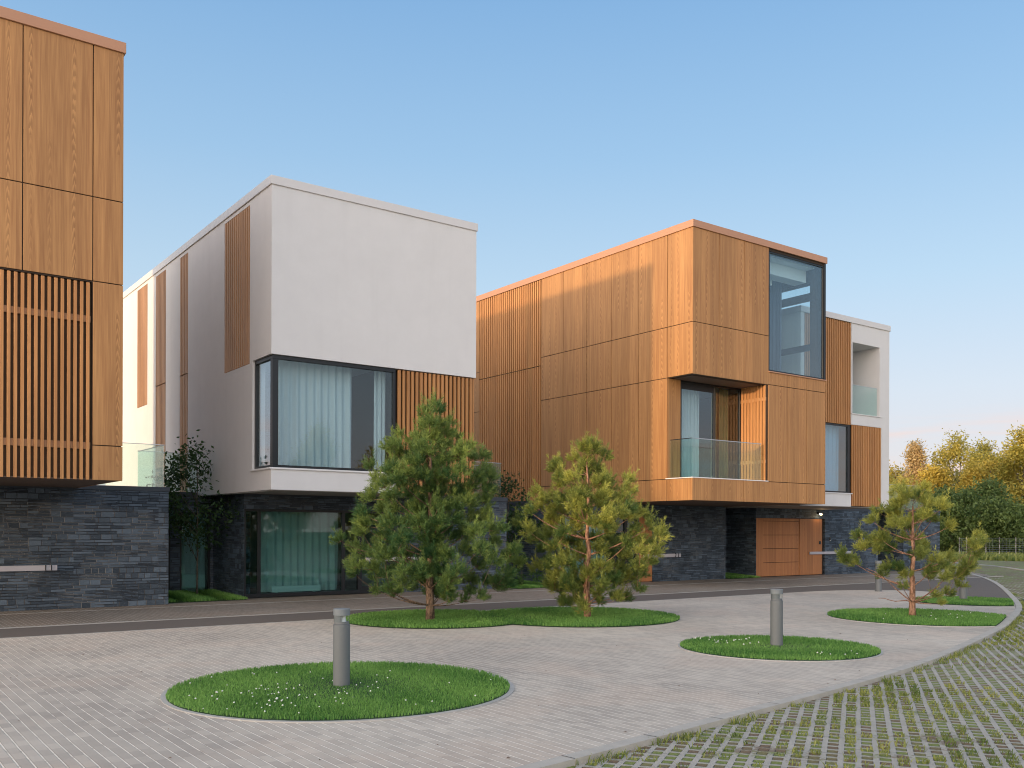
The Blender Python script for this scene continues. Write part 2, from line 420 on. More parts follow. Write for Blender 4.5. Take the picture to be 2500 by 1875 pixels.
def slats(mb, axis, c, a0, a1, z0, z1, pitch, w, depth, inward=1):
    n = max(1, int(round((a1 - a0) / pitch))); p = (a1 - a0) / n
    for k in range(n):
        a = a0 + (k + .5) * p - w / 2
        if axis == 'y': mb.box(a, a + w, c, c + depth * inward, z0, z1)
        else: mb.box(c, c + depth * inward, a, a + w, z0, z1)
    return mb

def drape(mb, axis, c, a0, a1, z0, z1, amp=.035, wl=.13, seed=0):
    r = random.Random(seed); n = max(8, int((a1 - a0) / .02)); ph = r.random() * 6
    pts = []
    for i in range(n + 1):
        a = a0 + (a1 - a0) * i / n
        q = amp * (math.sin(a / wl * 6.283 + ph + .9 * math.sin(a * 3.1 + seed)) + .45 * math.sin(a / wl * 2.7 + seed))
        pts.append((a, q))
    for i in range(n):
        (a, q), (b, r2) = pts[i], pts[i + 1]
        P = (lambda a_, q_, z_: (a_, c + q_, z_)) if axis == 'y' else (lambda a_, q_, z_: (c + q_, a_, z_))
        mb.quad(P(a, q * .45, z1), P(b, r2 * .45, z1), P(b, r2, z0), P(a, q, z0))
    return mb

def frame(mb, axis, c, a0, a1, z0, z1, w=.06, depth=.08, mull=(), trans=(), inward=1, bottom=None):
    """window frame bars butted end to end"""
    bt = w if bottom is None else bottom
    def bx(a, b, z, y):
        if axis == 'y': mb.box(a, b, c, c + depth * inward, z, y)
        else: mb.box(c, c + depth * inward, a, b, z, y)
    bx(a0, a1, z1 - w, z1); bx(a0, a1, z0, z0 + bt)
    xs = [(a0, a0 + w), (a1 - w, a1)] + [(m - h / 2, m + h / 2) for m, h in mull]
    for a, b in xs: bx(a, b, z0 + bt, z1 - w)
    return mb

def fascia(x0, x1, y0, y1, z0, z1, over, mat, parent, roofz):
    m = MB(); t = .06
    X0, X1, Y0, Y1 = x0 - over, x1 + over, y0 - over, y1 + over
    m.box(X0, X1, Y0, Y0 + t, z0, z1); m.box(X0, X1, Y1 - t, Y1, z0, z1)
    m.box(X0, X0 + t, Y0 + t, Y1 - t, z0, z1); m.box(X1 - t, X1, Y0 + t, Y1 - t, z0, z1)
    m.build('roof_coping', mat, parent, bevel=.006)
    MB().box(X0 + t + .002, X1 - t - .002, Y0 + t + .002, Y1 - t - .002, roofz - .05, roofz + .05).build('roof', M['roof'], parent)

def world_loc(p):
    return Vector(p.location) if p.parent is None else Vector((0, 0, 0))
G0 = .003   # things that stand on the paving start a hair above it

# ------------------------------------------------------------------ wooden house on the left edge
def house_left():
    X0, X1, Y0, Y1, ZB, ZT = -1.84, 4.26, 17.58, 27.0, 2.53, 10.16
    h = thing('wooden_house', (1.2, 21.2, 0), 'wood panelled house cut off by the left edge, slatted screen above dark stone', 'house')
    sc = (X0 + .2, 3.75, ZB + .02, 6.0)
    b = MB(); i = .022
    wall(b, 'y', Y0 + i, X0 + i, X1 - i, ZB + .02, ZT, .2, [(X0 + .2, 3.75, ZB, 6.0)])
    wall(b, 'x', X0 + i, Y0 + i + .2, Y1 - i, ZB + .02, ZT, .2)
    wall(b, 'x', X1 - i, Y0 + i + .2, Y1 - i, ZB + .02, ZT, .2, inward=-1)
    wall(b, 'y', Y1 - i, X0 + i, X1 - i, ZB + .02, ZT, .2, inward=-1)
    b.build('wall', M['wooddark'], h)
    c = MB()
    panels(c, 'y', Y0, [X0, -.65, .45, 1.55, 2.65, 3.755, X1], [ZB, 3.14, 6.02, 7.5, ZT], [(X0, 3.75, ZB, 6.0)])
    ys = [Y0 + .021] + [Y0 + 1.17 * k for k in range(1, 8)] + [Y1]
    panels(c, 'x', X1, ys, [ZB, 3.14, 6.02, 7.5, ZT], inward=-1); panels(c, 'x', X0, ys, [ZB, 3.14, 6.02, 7.5, ZT])
    c.build('cladding', M['wood'], h, bevel=.002)
    s = MB(); slats(s, 'y', Y0 + .01, X0 + .02, 3.735, ZB + .0, 5.985, .103, .052, .05)
    sc = s.build('slat_screen', M['slat'], h, bevel=.003)
    r = MB(); r.box(X0 + .02, 3.735, Y0 + .062, Y0 + .1, 5.30, 5.41); r.box(X0 + .02, 3.735, Y0 + .062, Y0 + .1, 3.07, 3.19)
    r.build('rail', M['slat2'], sc)
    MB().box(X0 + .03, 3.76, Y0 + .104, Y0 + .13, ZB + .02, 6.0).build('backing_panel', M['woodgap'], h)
    MB().box(X0 + .03, X1 - .03, Y0 + .03, Y1 - .03, ZB + .004, ZB + .018).build('soffit', M['soffitw'], h)
    fascia(X0, X1, Y0, Y1, ZT + .002, 10.35, .035, M['copperfascia'], h, 10.22)
    # stone ground floor with terrace
    g = MB(); gx0, gx1, gy = -3.6, 6.11, 21.2
    wall(g, 'y', gy, gx0, gx1, 0, 2.5, .25, [(.2, 1.2, -.1, 2.16)])
    wall(g, 'x', gx1, gy + .25, 33, 0, 2.5, .25, inward=-1); wall(g, 'x', gx0, gy + .25, 33, 0, 2.5, .25)
    g.build('stone_wall', M['stone'], h)
    cp = MB(); cp.box(gx0 - .02, gx1 + .02, gy - .02, 33, 2.505, 2.60); cp.build('terrace', M['terr'], h)
    d = MB().box(.2, 1.2, gy + .08, gy + .13, .02, 2.16).build('door', M['gate'], h)
    # glass around the terrace
    for args in ((4.30, 6.02, gy + .09, gy + .105), (6.025, 6.04, gy + .09, 23.4)):
        p = MB().box(args[0], args[1], args[2], args[3], 2.61, 3.53).build('glass_balustrade', M['glassrail'], h)
        if args[1] - args[0] > .1: MB().box(args[0], args[1], args[2] - .006, args[3] + .006, 3.532, 3.545).build('rail', M['steel'], p)
        else: MB().box(args[0] - .006, args[1] + .006, args[2], args[3], 3.532, 3.545).build('rail', M['steel'], p)
house_left()

# ------------------------------------------------------------------ white house with corner window
def house_white():
    X0, X1, Y0, Y1, ZB, ZT = 7.69, 12.99, 19.24, 34.0, 2.53, 9.09
    h = thing('white_house', (10.3, 22, 0), 'white plastered house with a curtained corner window and thin slat strips on its side', 'house')
    strips = [(20.52, 22.2, 5.41, 9.0), (25.0, 25.7, 2.64, 9.0), (27.0, 28.0, 2.64, 9.0), (28.87, 30.0, 5.39, 9.0)]
    b = MB()
    wy, wz0, wz1 = 20.34, 3.0, 5.45
    front_hole = [(X0 - 1, 12.93, ZB - 1, wz1)]
    wall(b, 'y', Y0, X0, X1, ZB, ZT, .3, [(X0 - 1, X1 + 1, ZB - 1, wz1)])
    wall(b, 'x', X0, Y0 + .3, Y1, ZB, ZT, .3, strips + [(Y0, wy, wz0, wz1)])
    wall(b, 'x', X1, Y0 + .3, Y1, ZB, ZT, .3, inward=-1)
    wall(b, 'y', Y1, X0 + .3, X1 - .3, ZB, ZT, .3, inward=-1)
    # apron below the window
    wall(b, 'y', Y0, X0, 10.75, ZB, 2.97, .3)
    b.build('wall', M['plaster'], h)
    MB().box(X0 + .31, X1 - .31, Y0 + .31, Y1 - .31, 5.6, 5.75).build('floor_slab', M['interior'], h)
    # sill
    s = MB(); s.box(X0 - .035, 10.78, Y0 - .035, Y0 + .10, 2.972, 3.01); s.box(X0 - .035, X0 + .10, Y0 + .1, wy + .06, 2.972, 3.01)
    s.build('sill', M['sill'], h, bevel=.004)
    # corner window
    f = MB(); fy = Y0 + .05; fx = X0 + .05
    f.box(fx, 10.75, fy, fy + .09, 5.36, wz1 - .002); f.box(fx, 10.75, fy, fy + .09, 3.012, 3.07)
    f.box(fx, fx + .13, fy, fy + .13, 3.07, 5.36); f.box(10.69, 10.75, fy, fy + .09, 3.07, 5.36)
    f.box(fx, fx + .09, fy + .09, wy, 5.36, wz1 - .002); f.box(fx, fx + .09, fy + .09, wy, 3.012, 3.07)
    f.box(fx, fx + .09, wy - .07, wy, 3.07, 5.36)
    w = f.build('window', M['black'], h, bevel=.004)
    MB().box(fx + .13, 10.69, fy + .04, fy + .052, 3.07, 5.36).build('pane', M['glass'], w)
    MB().box(fx + .04, fx + .052, fy + .13, wy - .07, 3.07, 5.36).build('pane', M['glass'], w)
    cu = MB(); drape(cu, 'y', Y0 + .50, 7.98, 9.84, 3.03, 5.43, .05, .19, 3); drape(cu, 'y', Y0 + .48, 10.42, 10.72, 3.03, 5.43, .03, .12, 5)
    cu.build('curtain', M['curtain'], w, smooth=True)
    # room
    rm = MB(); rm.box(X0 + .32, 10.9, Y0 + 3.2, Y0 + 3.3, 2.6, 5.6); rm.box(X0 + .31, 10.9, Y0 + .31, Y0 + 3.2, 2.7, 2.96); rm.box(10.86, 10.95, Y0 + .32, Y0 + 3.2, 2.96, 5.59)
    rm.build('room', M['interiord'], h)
    # slats on the front and side
    sl = MB(); slats(sl, 'y', Y0 + .03, 10.79, 12.93, ZB + .01, 5.43, .118, .068, .06)
    sl.build('slat_screen', M['slat2' if 0 else 'slat'], h, bevel=.003)
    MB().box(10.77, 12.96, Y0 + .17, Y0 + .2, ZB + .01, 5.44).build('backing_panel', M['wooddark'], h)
    MB().box(12.935, X1 - .02, Y0 + .06, Y0 + .3, ZB + .01, 5.44).build('corner_trim', M['slat'], h)
    for y0, y1, z0, z1 in strips:
        sl = MB(); zz = [z0 + .01, z1 - .01] if z0 > 4 else [z0 + .01, 5.79, 5.82, z1 - .01]
        for q in range(0, len(zz), 2): slats(sl, 'x', X0 - .004, y0 + .01, y1 - .01, zz[q], zz[q + 1], .14 if y1 - y0 > 1.5 else .125, .085, .05)
        o = sl.build('slat_strip', M['slat2'], h)
        MB().box(X0 + .08, X0 + .11, y0, y1, z0, z1).build('backing_panel', M['wooddark'], o)
    MB().box(X0 + .02, X1 - .02, Y0 + .305, Y1 - .02, ZB + .004, ZB + .06).build('soffit', M['soffitg'], h)
    MB().box(X0 + .02, 10.74, Y0 + .02, Y0 + .30, ZB - .012, ZB - .002).build('soffit', M['soffitg'], h)
    fascia(X0, X1, Y0, Y1, ZT + .002, 9.28, .03, M['whitefascia'], h, 9.17)
    # ---- ground floor
    gx0, gx1, gy = 8.06, 15.83, 21.85
    g = MB(); wall(g, 'y', gy, gx0, gx1, 0, 2.5, .25, [(8.07, 12.15, -.1, 2.17)])
    wall(g, 'x', gx0, gy + .25, 24.06, 0, 2.5, .25); wall(g, 'x', gx1, gy + .25, 33.5, 0, 2.5, .25, inward=-1)
    wall(g, 'y', 24.06, 6.12, gx0, 0, 2.5, .25, [(6.2, 6.98, -.1, 2.1), (7.22, 7.99, -.1, 2.1)])
    g.build('stone_wall', M['stone'], h)
    cp = MB(); cp.box(13.02, gx1 + .02, gy - .02, 33, 2.505, 2.62); cp.box(6.14, 7.66, 24.04, 33, 2.505, 2.62); cp.box(gx0, 13.0, gy + .0, 33, 2.502, 2.526)
    cp.build('terrace', M['terr'], h)
    f = MB(); frame(f, 'y', gy + .04, 8.075, 12.15, .02, 2.165, .055, .09, [(8.46, .08), (10.695, .09), (11.165, .11)], bottom=.09)
    f.box(11.94, 12.095, gy + .045, gy + .12, .11, 2.11); f.box(11.22, 11.94, gy + .045, gy + .12, .11, .2)
    w = f.build('window', M['black'], h, bevel=.004)
    p = MB()
    for a, b_ in ((8.13, 8.42), (8.50, 10.65), (10.74, 11.11)): p.box(a, b_, gy + .07, gy + .08, .11, 2.11)
    p.box(11.22, 11.94, gy + .07, gy + .08, .2, 2.11); p.build('pane', M['glassdark'], w)
    cu = MB(); drape(cu, 'y', gy + .42, 8.56, 10.74, .12, 2.14, .055, .21, 8); cu.build('curtain', M['curtain2'], w, smooth=True)
    r = MB(); r.box(8.84, 10.14, gy + .20, gy + .30, .12, .27); r.box(8.95, 9.0, gy + .2, gy + .3, .02, .12); r.box(9.95, 10.0, gy + .2, gy + .3, .02, .12)
    r.build('radiator', M['radiator'], h, bevel=.01)
    rm = MB(); rm.box(8.32, 13, gy + 3.6, gy + 3.7, 0.03, 2.5); rm.box(8.32, 13, gy + .26, gy + 3.6, .004, .016); rm.box(12.3, 12.4, gy + .26, gy + 3.6, .02, 2.5)
    rm.build('room', M['interior'], h)
    f = MB(); frame(f, 'y', 24.10, 7.22, 7.99, .02, 2.1, .05, .08); frame(f, 'y', 24.10, 6.2, 6.98, .02, 2.1, .05, .08)
    w = f.build('window', M['black'], h)
    MB().box(7.27, 7.94, 24.12, 24.13, .08, 2.05).box(6.25, 6.93, 24.12, 24.13, .08, 2.05).build('pane', M['glassdark'], w)
    cu = MB(); drape(cu, 'y', 24.5, 6.2, 8.0, .05, 2.1, .02, .2, 2); cu.build('curtain', M['curtain'], w, smooth=True)
    r = MB(); r.box(7.32, 7.90, 24.2, 24.28, .16, .52); r.box(7.40, 7.44, 24.2, 24.28, .02, .16); r.box(7.78, 7.82, 24.2, 24.28, .02, .16)
    r.build('radiator', M['radiator'], h, bevel=.01)
    for x0, x1, y in ((6.2, 7.66, 24.1), (13.02, 15.66, gy + .06)):
        p = MB().box(x0, x1, y, y + .015, 2.63, 3.6).build('glass_balustrade', M['glassrail'], h)
        MB().box(x0, x1, y - .006, y + .021, 3.602, 3.615).build('rail', M['steel'], p)
    p = MB().box(15.665, 15.68, gy + .06, 30, 2.63, 3.6).build('glass_balustrade', M['glassrail'], h)
    MB().box(15.66, 15.686, gy + .06, 30, 3.602, 3.615).build('rail', M['steel'], p)
house_white()

# ------------------------------------------------------------------ wooden house with corner balcony
def house_balcony():
    X0, X1, Y0, Y1, ZB, ZT = 19.39, 25.46, 17.97, 34.0, 2.53, 10.13
    h = thing('wooden_house', (22.4, 22, 0), 'wood panelled house with a glass corner balcony and a tall window under its roof corner', 'house')
    i = .022
    rec = (X0 - 1, 22.62, 3.17, 6.04)
    b = MB()
    wall(b, 'y', Y0 + i, X0 + i, X1 - i, ZB + .02, ZT, .2, [rec, (22.70, 26, 6.46, 10.05)])
    wall(b, 'x', X0 + i, Y0 + i + .2, Y1 - i, ZB + .02, ZT, .2, [(Y0, 18.95, 3.17, 6.04), (24.8, 28.52, ZB, ZT + 1)])
    wall(b, 'x', X1 - i, Y0 + i + .2, Y1 - i, ZB + .02, ZT, .2, [(18.40, 20.6, 6.46, 9.6)], inward=-1)
    wall(b, 'y', Y1 - i, X0 + i, X1 - i, ZB + .02, ZT, .2, inward=-1)
    b.build('wall', M['wooddark'], h)
    c = MB()
    ZL = [ZB, 3.15, 6.05, 7.5, ZT]
    panels(c, 'y', Y0, [X0, 20.47, 21.55, 22.66], [6.05, 7.5, ZT])
    panels(c, 'y', Y0, [X0, 21.55, 22.66], [ZB, 3.15])
    panels(c, 'y', Y0, [22.66, 23.58, 24.50, X1], [ZB, 3.15, 6.05, 6.42])
    c.build('cladding', M['wood'], h, bevel=.002); c = MB()
    ys = [Y0 + .021, 18.95, 20.12, 21.3, 22.47, 23.64, 24.8]
    panels(c, 'x', X0, ys, ZL, [(Y0, 18.95, 3.15, 6.05)])
    c.build('cladding', M['wood'], h, bevel=.002); c = MB()
    panels(c, 'x', X0, [28.52, 29.6, 30.8, 32.4, Y1], ZL)
    c.build('cladding', M['wood'], h, bevel=.002); c = MB()
    panels(c, 'x', X1, [Y0 + .021, 18.4], ZL[:3] + [6.42], inward=-1)
    panels(c, 'x', X1, [18.4, 20.6, 23, 26, 30, Y1], ZL, [(18.40, 20.6, 6.05, ZT)], inward=-1)
    c.build('cladding', M['wood'], h, bevel=.002); c = MB()
    panels(c, 'y', 18.93, [X0 + .021, 19.92], [3.17, 6.04])
    c.build('cladding', M['wood'], h, bevel=.002)
    # recess lining
    l = MB(); l.box(X0 + .03, 22.62, Y0 + .02, 19.0, 6.041, 6.07); l.build('soffit', M['soffitw'], h)
    MB().box(X0 - .01, 22.66, Y0 - .012, 19.0, 3.152, 3.178).build('balcony_floor', M['sill'], h, bevel=.003)
    s = MB(); s.box(22.60, 22.655, Y0 + .025, 18.95, 3.18, 6.04)
    s.build('backing_panel', M['wooddark'], h)
    s = MB(); slats(s, 'x', 22.56, Y0 + .03, 18.94, 3.18, 6.04, .112, .092, .038); sc = s.build('slat_screen', M['slat'], h, bevel=.003)
    for z in (5.62, 3.75): MB().box(22.562, 22.595, Y0 + .03, 18.94, z - .05, z + .05).build('rail', M['slat2'], sc)
    # balcony door
    f = MB(); frame(f, 'y', 18.94, 19.92, 22.58, 3.18, 6.04, .06, .08, [(21.40, .07)]); f.box(19.98, 21.365, 18.955, 19.0, 5.80, 5.98)
    w = f.build('balcony_door', M['black'], h, bevel=.004)
    MB().box(19.98, 21.365, 18.975, 18.985, 3.24, 5.80).box(21.435, 22.52, 18.975, 18.985, 3.24, 5.98).build('pane', M['glass'], w)
    cu = MB(); drape(cu, 'y', 19.33, 20.0, 21.15, 3.2, 6.0, .035, .16, 4); cu.build('curtain', M['curtain'], w, smooth=True)
    cu = MB(); drape(cu, 'y', 19.12, 21.46, 21.68, 3.2, 6.0, .03, .1, 6); drape(cu, 'y', 19.2, 21.85, 22.3, 3.2, 6.0, .03, .13, 9); cu.build('curtain', M['curtaing'], w, smooth=True)
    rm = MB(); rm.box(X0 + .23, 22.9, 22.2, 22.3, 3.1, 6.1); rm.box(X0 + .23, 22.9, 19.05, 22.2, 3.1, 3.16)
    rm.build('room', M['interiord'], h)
    # glass balustrade
    p = MB().box(19.435, 22.39, 18.02, 18.035, 3.19, 4.25).build('glass_balustrade', M['glassrail'], h)
    MB().box(19.435, 22.39, 18.012, 18.043, 4.252, 4.272).build('rail', M['steel'], p)
    p = MB().box(19.42, 19.434, 18.02, 18.84, 3.19, 4.25).build('glass_balustrade', M['glassrail'], h)
    MB().box(19.412, 19.434, 18.044, 18.84, 4.252, 4.272).build('rail', M['black'], p)
    # slat field on the side
    s = MB()
    for a, b_ in ((ZB + .01, 7.21), (7.24, ZT - .01)): slats(s, 'x', X0 - .01, 24.82, 28.50, a, b_, .119, .066, .05)
    o = s.build('slat_screen', M['slat'], h)
    MB().box(X0 + .09, X0 + .12, 24.8, 28.52, ZB + .02, ZT).build('backing_panel', M['wooddark'], o)
    # tall corner window with room behind
    f = MB(); frame(f, 'y', Y0 + .02, 22.69, 25.38, 6.46, 10.04, .045, .07)
    w = f.build('window', M['black'], h, bevel=.004)
    MB().box(22.735, 25.335, Y0 + .045, Y0 + .055, 6.505, 9.995).build('pane', M['glass'], w)
    MB().box(22.66, 25.50, Y0 - .03, Y0 + .1, 6.425, 6.455).build('sill', M['copperfascia'], h)
    MB().box(25.385, X1, Y0 + .0, 18.4, 6.46, 10.12).build('corner_post', M['black'], h)
    f = MB(); frame(f, 'x', X1 - .03, 18.40, 20.6, 6.46, 9.6, .05, .08, inward=-1)
    f.box(X1 - .11, X1 - .03, 18.45, 20.55, 9.05, 9.30); f.box(X1 - .11, X1 - .03, 18.45, 20.55, 7.46, 7.66)
    w2 = f.build('window', M['black'], h)
    MB().box(X1 - .07, X1 - .06, 18.45, 20.55, 6.51, 9.55).build('pane', M['glassclear'], w2)
    rm = MB(); rm.box(21.2, 25.2, Y0 + .24, 23.4, 6.40, 6.44)                 # floor
    rm.box(21.2, 25.2, 23.3, 23.4, 6.44, 10.05); rm.box(21.1, 21.2, Y0 + .24, 23.4, 6.44, 10.05)
    rm.box(21.2, 25.2, Y0 + .24, 23.3, 9.98, 10.03)                           # ceiling
    rm.box(21.2, 25.2, Y0 + .55, Y0 + 1.0, 9.60, 9.975)                        # dropped beam
    rm.box(21.2, 24.1, Y0 + 1.02, Y0 + 2.4, 9.45, 9.975)
    rm.build('room', M['interiorw'], h)
    cu = MB(); drape(cu, 'y', Y0 + .40, 22.45, 23.00, 6.47, 9.97, .035, .14, 12); cu.build('curtain', M['curtain'], w, smooth=True)
    cu = MB(); drape(cu, 'x', 25.0, 19.30, 20.5, 6.47, 9.9, .05, .15, 15); cu.build('curtain', M['curtaind'], w2, smooth=True)
    MB().box(X0 + .03, X1 - .03, Y0 + .03, Y1 - .03, ZB + .004, ZB + .018).build('soffit', M['soffitw'], h)
    fascia(X0, X1, Y0, Y1, ZT + .002, 10.33, .035, M['copperfascia'], h, 10.22)
    # ---- ground floor
    gx0, gx1, gy = 17.65, 25.40, 21.98
    g = MB(); wall(g, 'y', gy, gx0, gx1, 0, 2.5, .25, [(17.7, 21.2, -.1, 2.17), (21.22, 21.86, -.1, 2.17)])
    wall(g, 'x', gx0, gy + .25, 33.5, 0, 2.5, .25); wall(g, 'x', gx1, gy + .25, 33.5, 0, 2.5, .25, inward=-1)
    g.build('stone_wall', M['stone'], h)
    cp = MB(); cp.box(gx0 - .02, X0 - .03, gy - .02, 33, 2.505, 2.60); cp.box(X0, gx1, gy, 33, 2.502, 2.526); cp.build('terrace', M['terr'], h)
    f = MB(); frame(f, 'y', gy + .04, 17.7, 21.2, .02, 2.165, .055, .09, [(18.1, .08), (20.2, .09), (20.7, .1)], bottom=.09)
    w = f.build('window', M['black'], h)
    MB().box(17.755, 21.145, gy + .09, gy + .10, .11, 2.11).build('pane', M['glassdark'], w)
    cu = MB(); drape(cu, 'y', gy + .42, 18.2, 20.2, .12, 2.14, .04, .19, 18); cu.build('curtain', M['curtain'], w, smooth=True)
    rm = MB(); rm.box(17.92, 22, gy + 3.6, gy + 3.7, 0.03, 2.5); rm.box(17.92, 22, gy + .26, gy + 3.6, .004, .016); rm.build('room', M['interior'], h)
    MB().box(21.23, 21.85, gy + .03, gy + .08, .02, 2.165).build('door', M['gate'], h)
house_balcony()

# ------------------------------------------------------------------ white house behind, with recessed balcony
def house_far():
    X0, X1, Y0, Y1, ZB, ZT = 25.90, 31.06, 19.24, 34.0, 2.54, 8.93
    h = thing('white_house', (29, 22, 0), 'white framed house at the far end of the row with a recessed balcony', 'house')
    b = MB()
    bal = (28.80, 30.45, 5.76, 8.27)
    wall(b, 'y', Y0, 28.74, X1, ZB, ZT, .3, [bal, (28.0, 30.57, ZB - 1, 5.40)])
    wall(b, 'y', Y0, X0, 28.735, ZB, 2.97, .3)
    wall(b, 'x', X0, Y0 + .31, Y1, ZB, ZT, .3); wall(b, 'x', X1, Y0 + .3, Y1, ZB, ZT, .3, inward=-1)
    wall(b, 'y', Y1, X0 + .3, X1 - .3, ZB, ZT, .3, inward=-1)
    wall(b, 'x', 30.45, Y0 + .3, 21.6, 5.6, 8.4, .15)
    wall(b, 'y', Y0, X0, X0 + .2, 2.97, ZT, .3)
    b.build('wall', M['plaster'], h)
    l = MB(); l.box(28.74, 30.449, Y0 + .301, 21.6, 8.272, 8.35); l.build('soffit', M['plaster'], h); l = MB(); l.box(28.74, 30.449, Y0 + .301, 21.6, 5.68, 5.75); l.build('balcony_slab', M['plaster'], h)
    MB().box(28.74, 30.57, Y0 - .03, Y0 + .29, 5.765, 5.79).build('sill', M['sill'], h)
    MB().box(28.74, 28.80, Y0 + .302, 21.6, 5.76, 8.26).build('side_wall', M['plaster'], h)
    f = MB(); frame(f, 'y', 20.98, 28.82, 30.43, 5.78, 8.26, .08, .08, [(29.6, .08)]); w = f.build('balcony_door', M['black'], h)
    MB().box(28.9, 30.35, 21.0, 21.01, 5.86, 8.18).build('pane', M['glassdark'], w)
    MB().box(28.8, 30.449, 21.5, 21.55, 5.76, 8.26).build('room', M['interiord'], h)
    p = MB().box(28.80, 30.36, Y0 + .05, Y0 + .065, 5.80, 6.79).build('glass_balustrade', M['glassrail'], h)
    MB().box(28.80, 30.36, Y0 + .044, Y0 + .071, 6.792, 6.806).build('rail', M['steel'], p)
    s = MB(); slats(s, 'y', Y0 + .0, X0 + .22, 28.72, 5.38, ZT - .01, .103, .054, .05); s.build('slat_screen', M['slat'], h)
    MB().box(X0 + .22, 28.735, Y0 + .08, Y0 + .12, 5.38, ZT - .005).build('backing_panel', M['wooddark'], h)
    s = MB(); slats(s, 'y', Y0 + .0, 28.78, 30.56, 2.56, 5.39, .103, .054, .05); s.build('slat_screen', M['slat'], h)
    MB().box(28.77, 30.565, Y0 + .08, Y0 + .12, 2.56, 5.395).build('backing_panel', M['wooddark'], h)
    f = MB(); frame(f, 'y', Y0 + .05, X0 + .21, 28.75, 3.01, 5.37, .05, .09, [(28.66, .08)]); w = f.build('window', M['black'], h)
    MB().box(X0 + .26, 28.62, Y0 + .09, Y0 + .10, 3.06, 5.32).build('pane', M['glass'], w)
    cu = MB(); drape(cu, 'y', Y0 + .42, X0 + .3, 28.62, 3.05, 5.35, .04, .24, 21); cu.build('curtain', M['curtainb'], w, smooth=True)
    MB().box(X0 + .31, 28.9, Y0 + 3, Y0 + 3.1, 2.6, 5.4).build('room', M['interiord'], h)
    MB().box(X0 + .2, 28.78, Y0 - .03, Y0 + .04, 2.972, 3.005).build('sill', M['sill'], h)
    MB().box(X0 + .02, X1 - .02, Y0 + .02, Y1 - .02, ZB - .02, ZB - .004).build('soffit', M['soffitg'], h)
    fascia(X0, X1, Y0, Y1, ZT + .002, 9.13, .035, M['whitefascia'], h, 9.0)
    # ---- ground floor
    gx0, gx1, gy = 27.0, 34.65, 21.95
    g = MB(); wall(g, 'y', gy, gx0, gx1, 0, 2.5, .25, [(27.02, 31.09, -.1, 2.16)])
    wall(g, 'x', gx0, gy + .25, 33.5, 0, 2.5, .25); wall(g, 'x', gx1, gy + .25, 33.5, 0, 2.5, .25, inward=-1)
    wall(g, 'y', 23.3, 25.42, gx0, 0, 2.5, .25)
    wall(g, 'y', gy, 36.5, 39.37, 0, 2.5, .25); wall(g, 'x', 36.5, gy + .25, 33.5, 0, 2.5, .25); wall(g, 'x', 39.37, gy + .25, 33.5, 0, 2.5, .25, inward=-1)
    wall(g, 'y', 24.2, gx1, 36.5, 0, 2.5, .25)
    g.build('stone_wall', M['stone'], h)
    cp = MB(); cp.box(X1 + .01, 39.39, gy - .02, 33, 2.505, 2.6); cp.box(gx0, X1, gy, 33, 2.502, 2.518); cp.build('terrace', M['terr'], h)
    p = MB().box(34.2, 38.27, gy + .06, gy + .075, 2.61, 3.63).build('glass_balustrade', M['glassrail'], h)
    MB().box(34.2, 38.27, gy + .054, gy + .081, 3.632, 3.645).build('rail', M['steel'], p)
    p = MB().box(38.275, 38.29, gy + .06, 30, 2.61, 3.63).build('glass_balustrade', M['glassrail'], h)
    # gate of four boards and a door leaf
    gt = MB(); y = gy + .02
    gt.box(27.03, 27.42, y, y + .05, .03, 2.15); gt.box(27.42, 29.52, y, y + .05, 2.055, 2.15)
    for a, b_ in ((.03, .52), (.535, 1.03), (1.045, 1.53), (1.545, 2.04)): gt.box(27.42, 29.52, y + .012, y + .05, a, b_)
    g1 = gt.build('garage_gate', M['gate'], h, bevel=.002)
    MB().box(27.03, 31.08, y + .055, y + .08, .02, 2.158).build('backing_panel', M['wooddark'], g1)
    d = MB().box(29.55, 30.93, y, y + .05, .03, 2.15).build('door', M['gate'], h, bevel=.002)
    MB().box(30.73, 30.83, y - .03, y - .001, 1.18, 1.30).build('handle', M['black'], d, bevel=.004)
house_far()

# ------------------------------------------------------------------ signs, lamp, intercom
def bar_sign(x0, x1, y, z0, z1, label, txt=None, tx=None, extra=None, depth=.05):
    m = MB().box(x0, x1, y - depth, y - .002, z0, z1)
    o = recentre(m.build('sign', M['signbar'], bevel=.003), (x0, y, z0))
    tag(o, label, 'sign')
    if txt:
        for ch, x in zip(txt, tx):
            cu = bpy.data.curves.new('number', 'FONT'); cu.body = ch; cu.size = (z1 - z0) * 1.42; cu.extrude = .004; cu.align_x = 'CENTER'
            cu.offset = .002
            tmp = bpy.data.objects.new('tmp', cu); me = bpy.data.meshes.new_from_object(tmp); bpy.data.objects.remove(tmp)
            t = bpy.data.objects.new('digit', me); C.objects.link(t); me.materials.clear(); me.materials.append(M['digit'])
            t.rotation_euler = (math.pi / 2, 0, 0); t.location = (x, y - depth - .006, z0 + .006); attach(t, o)
    return o
bar_sign(.6, 3.85, 21.2, .81, .92, 'long pale bar sign reading 11 on the stone wall at the left edge', '11', (3.63, 3.74))
bar_sign(21.40, 23.12, 21.98, .80, .915, 'pale bar sign reading 31 on the dark stone wall behind the middle pine', '31', (22.86, 23.0))
bar_sign(11.30, 12.95, 21.85, .85, .95, 'pale bar on the white house wall, half hidden by the big pine')
o = bar_sign(30.10, 32.75, 21.95, .80, .90, 'grey bar reaching from the wooden door across the stone wall')
l = thing('wall_lamp', (30.62, 21.95, 2.38), 'small lit wall lamp above the wooden garage gate', 'lamp')
MB().box(30.58, 30.70, 21.86, 21.948, 2.33, 2.43).build('housing', M['black'], l, bevel=.01)
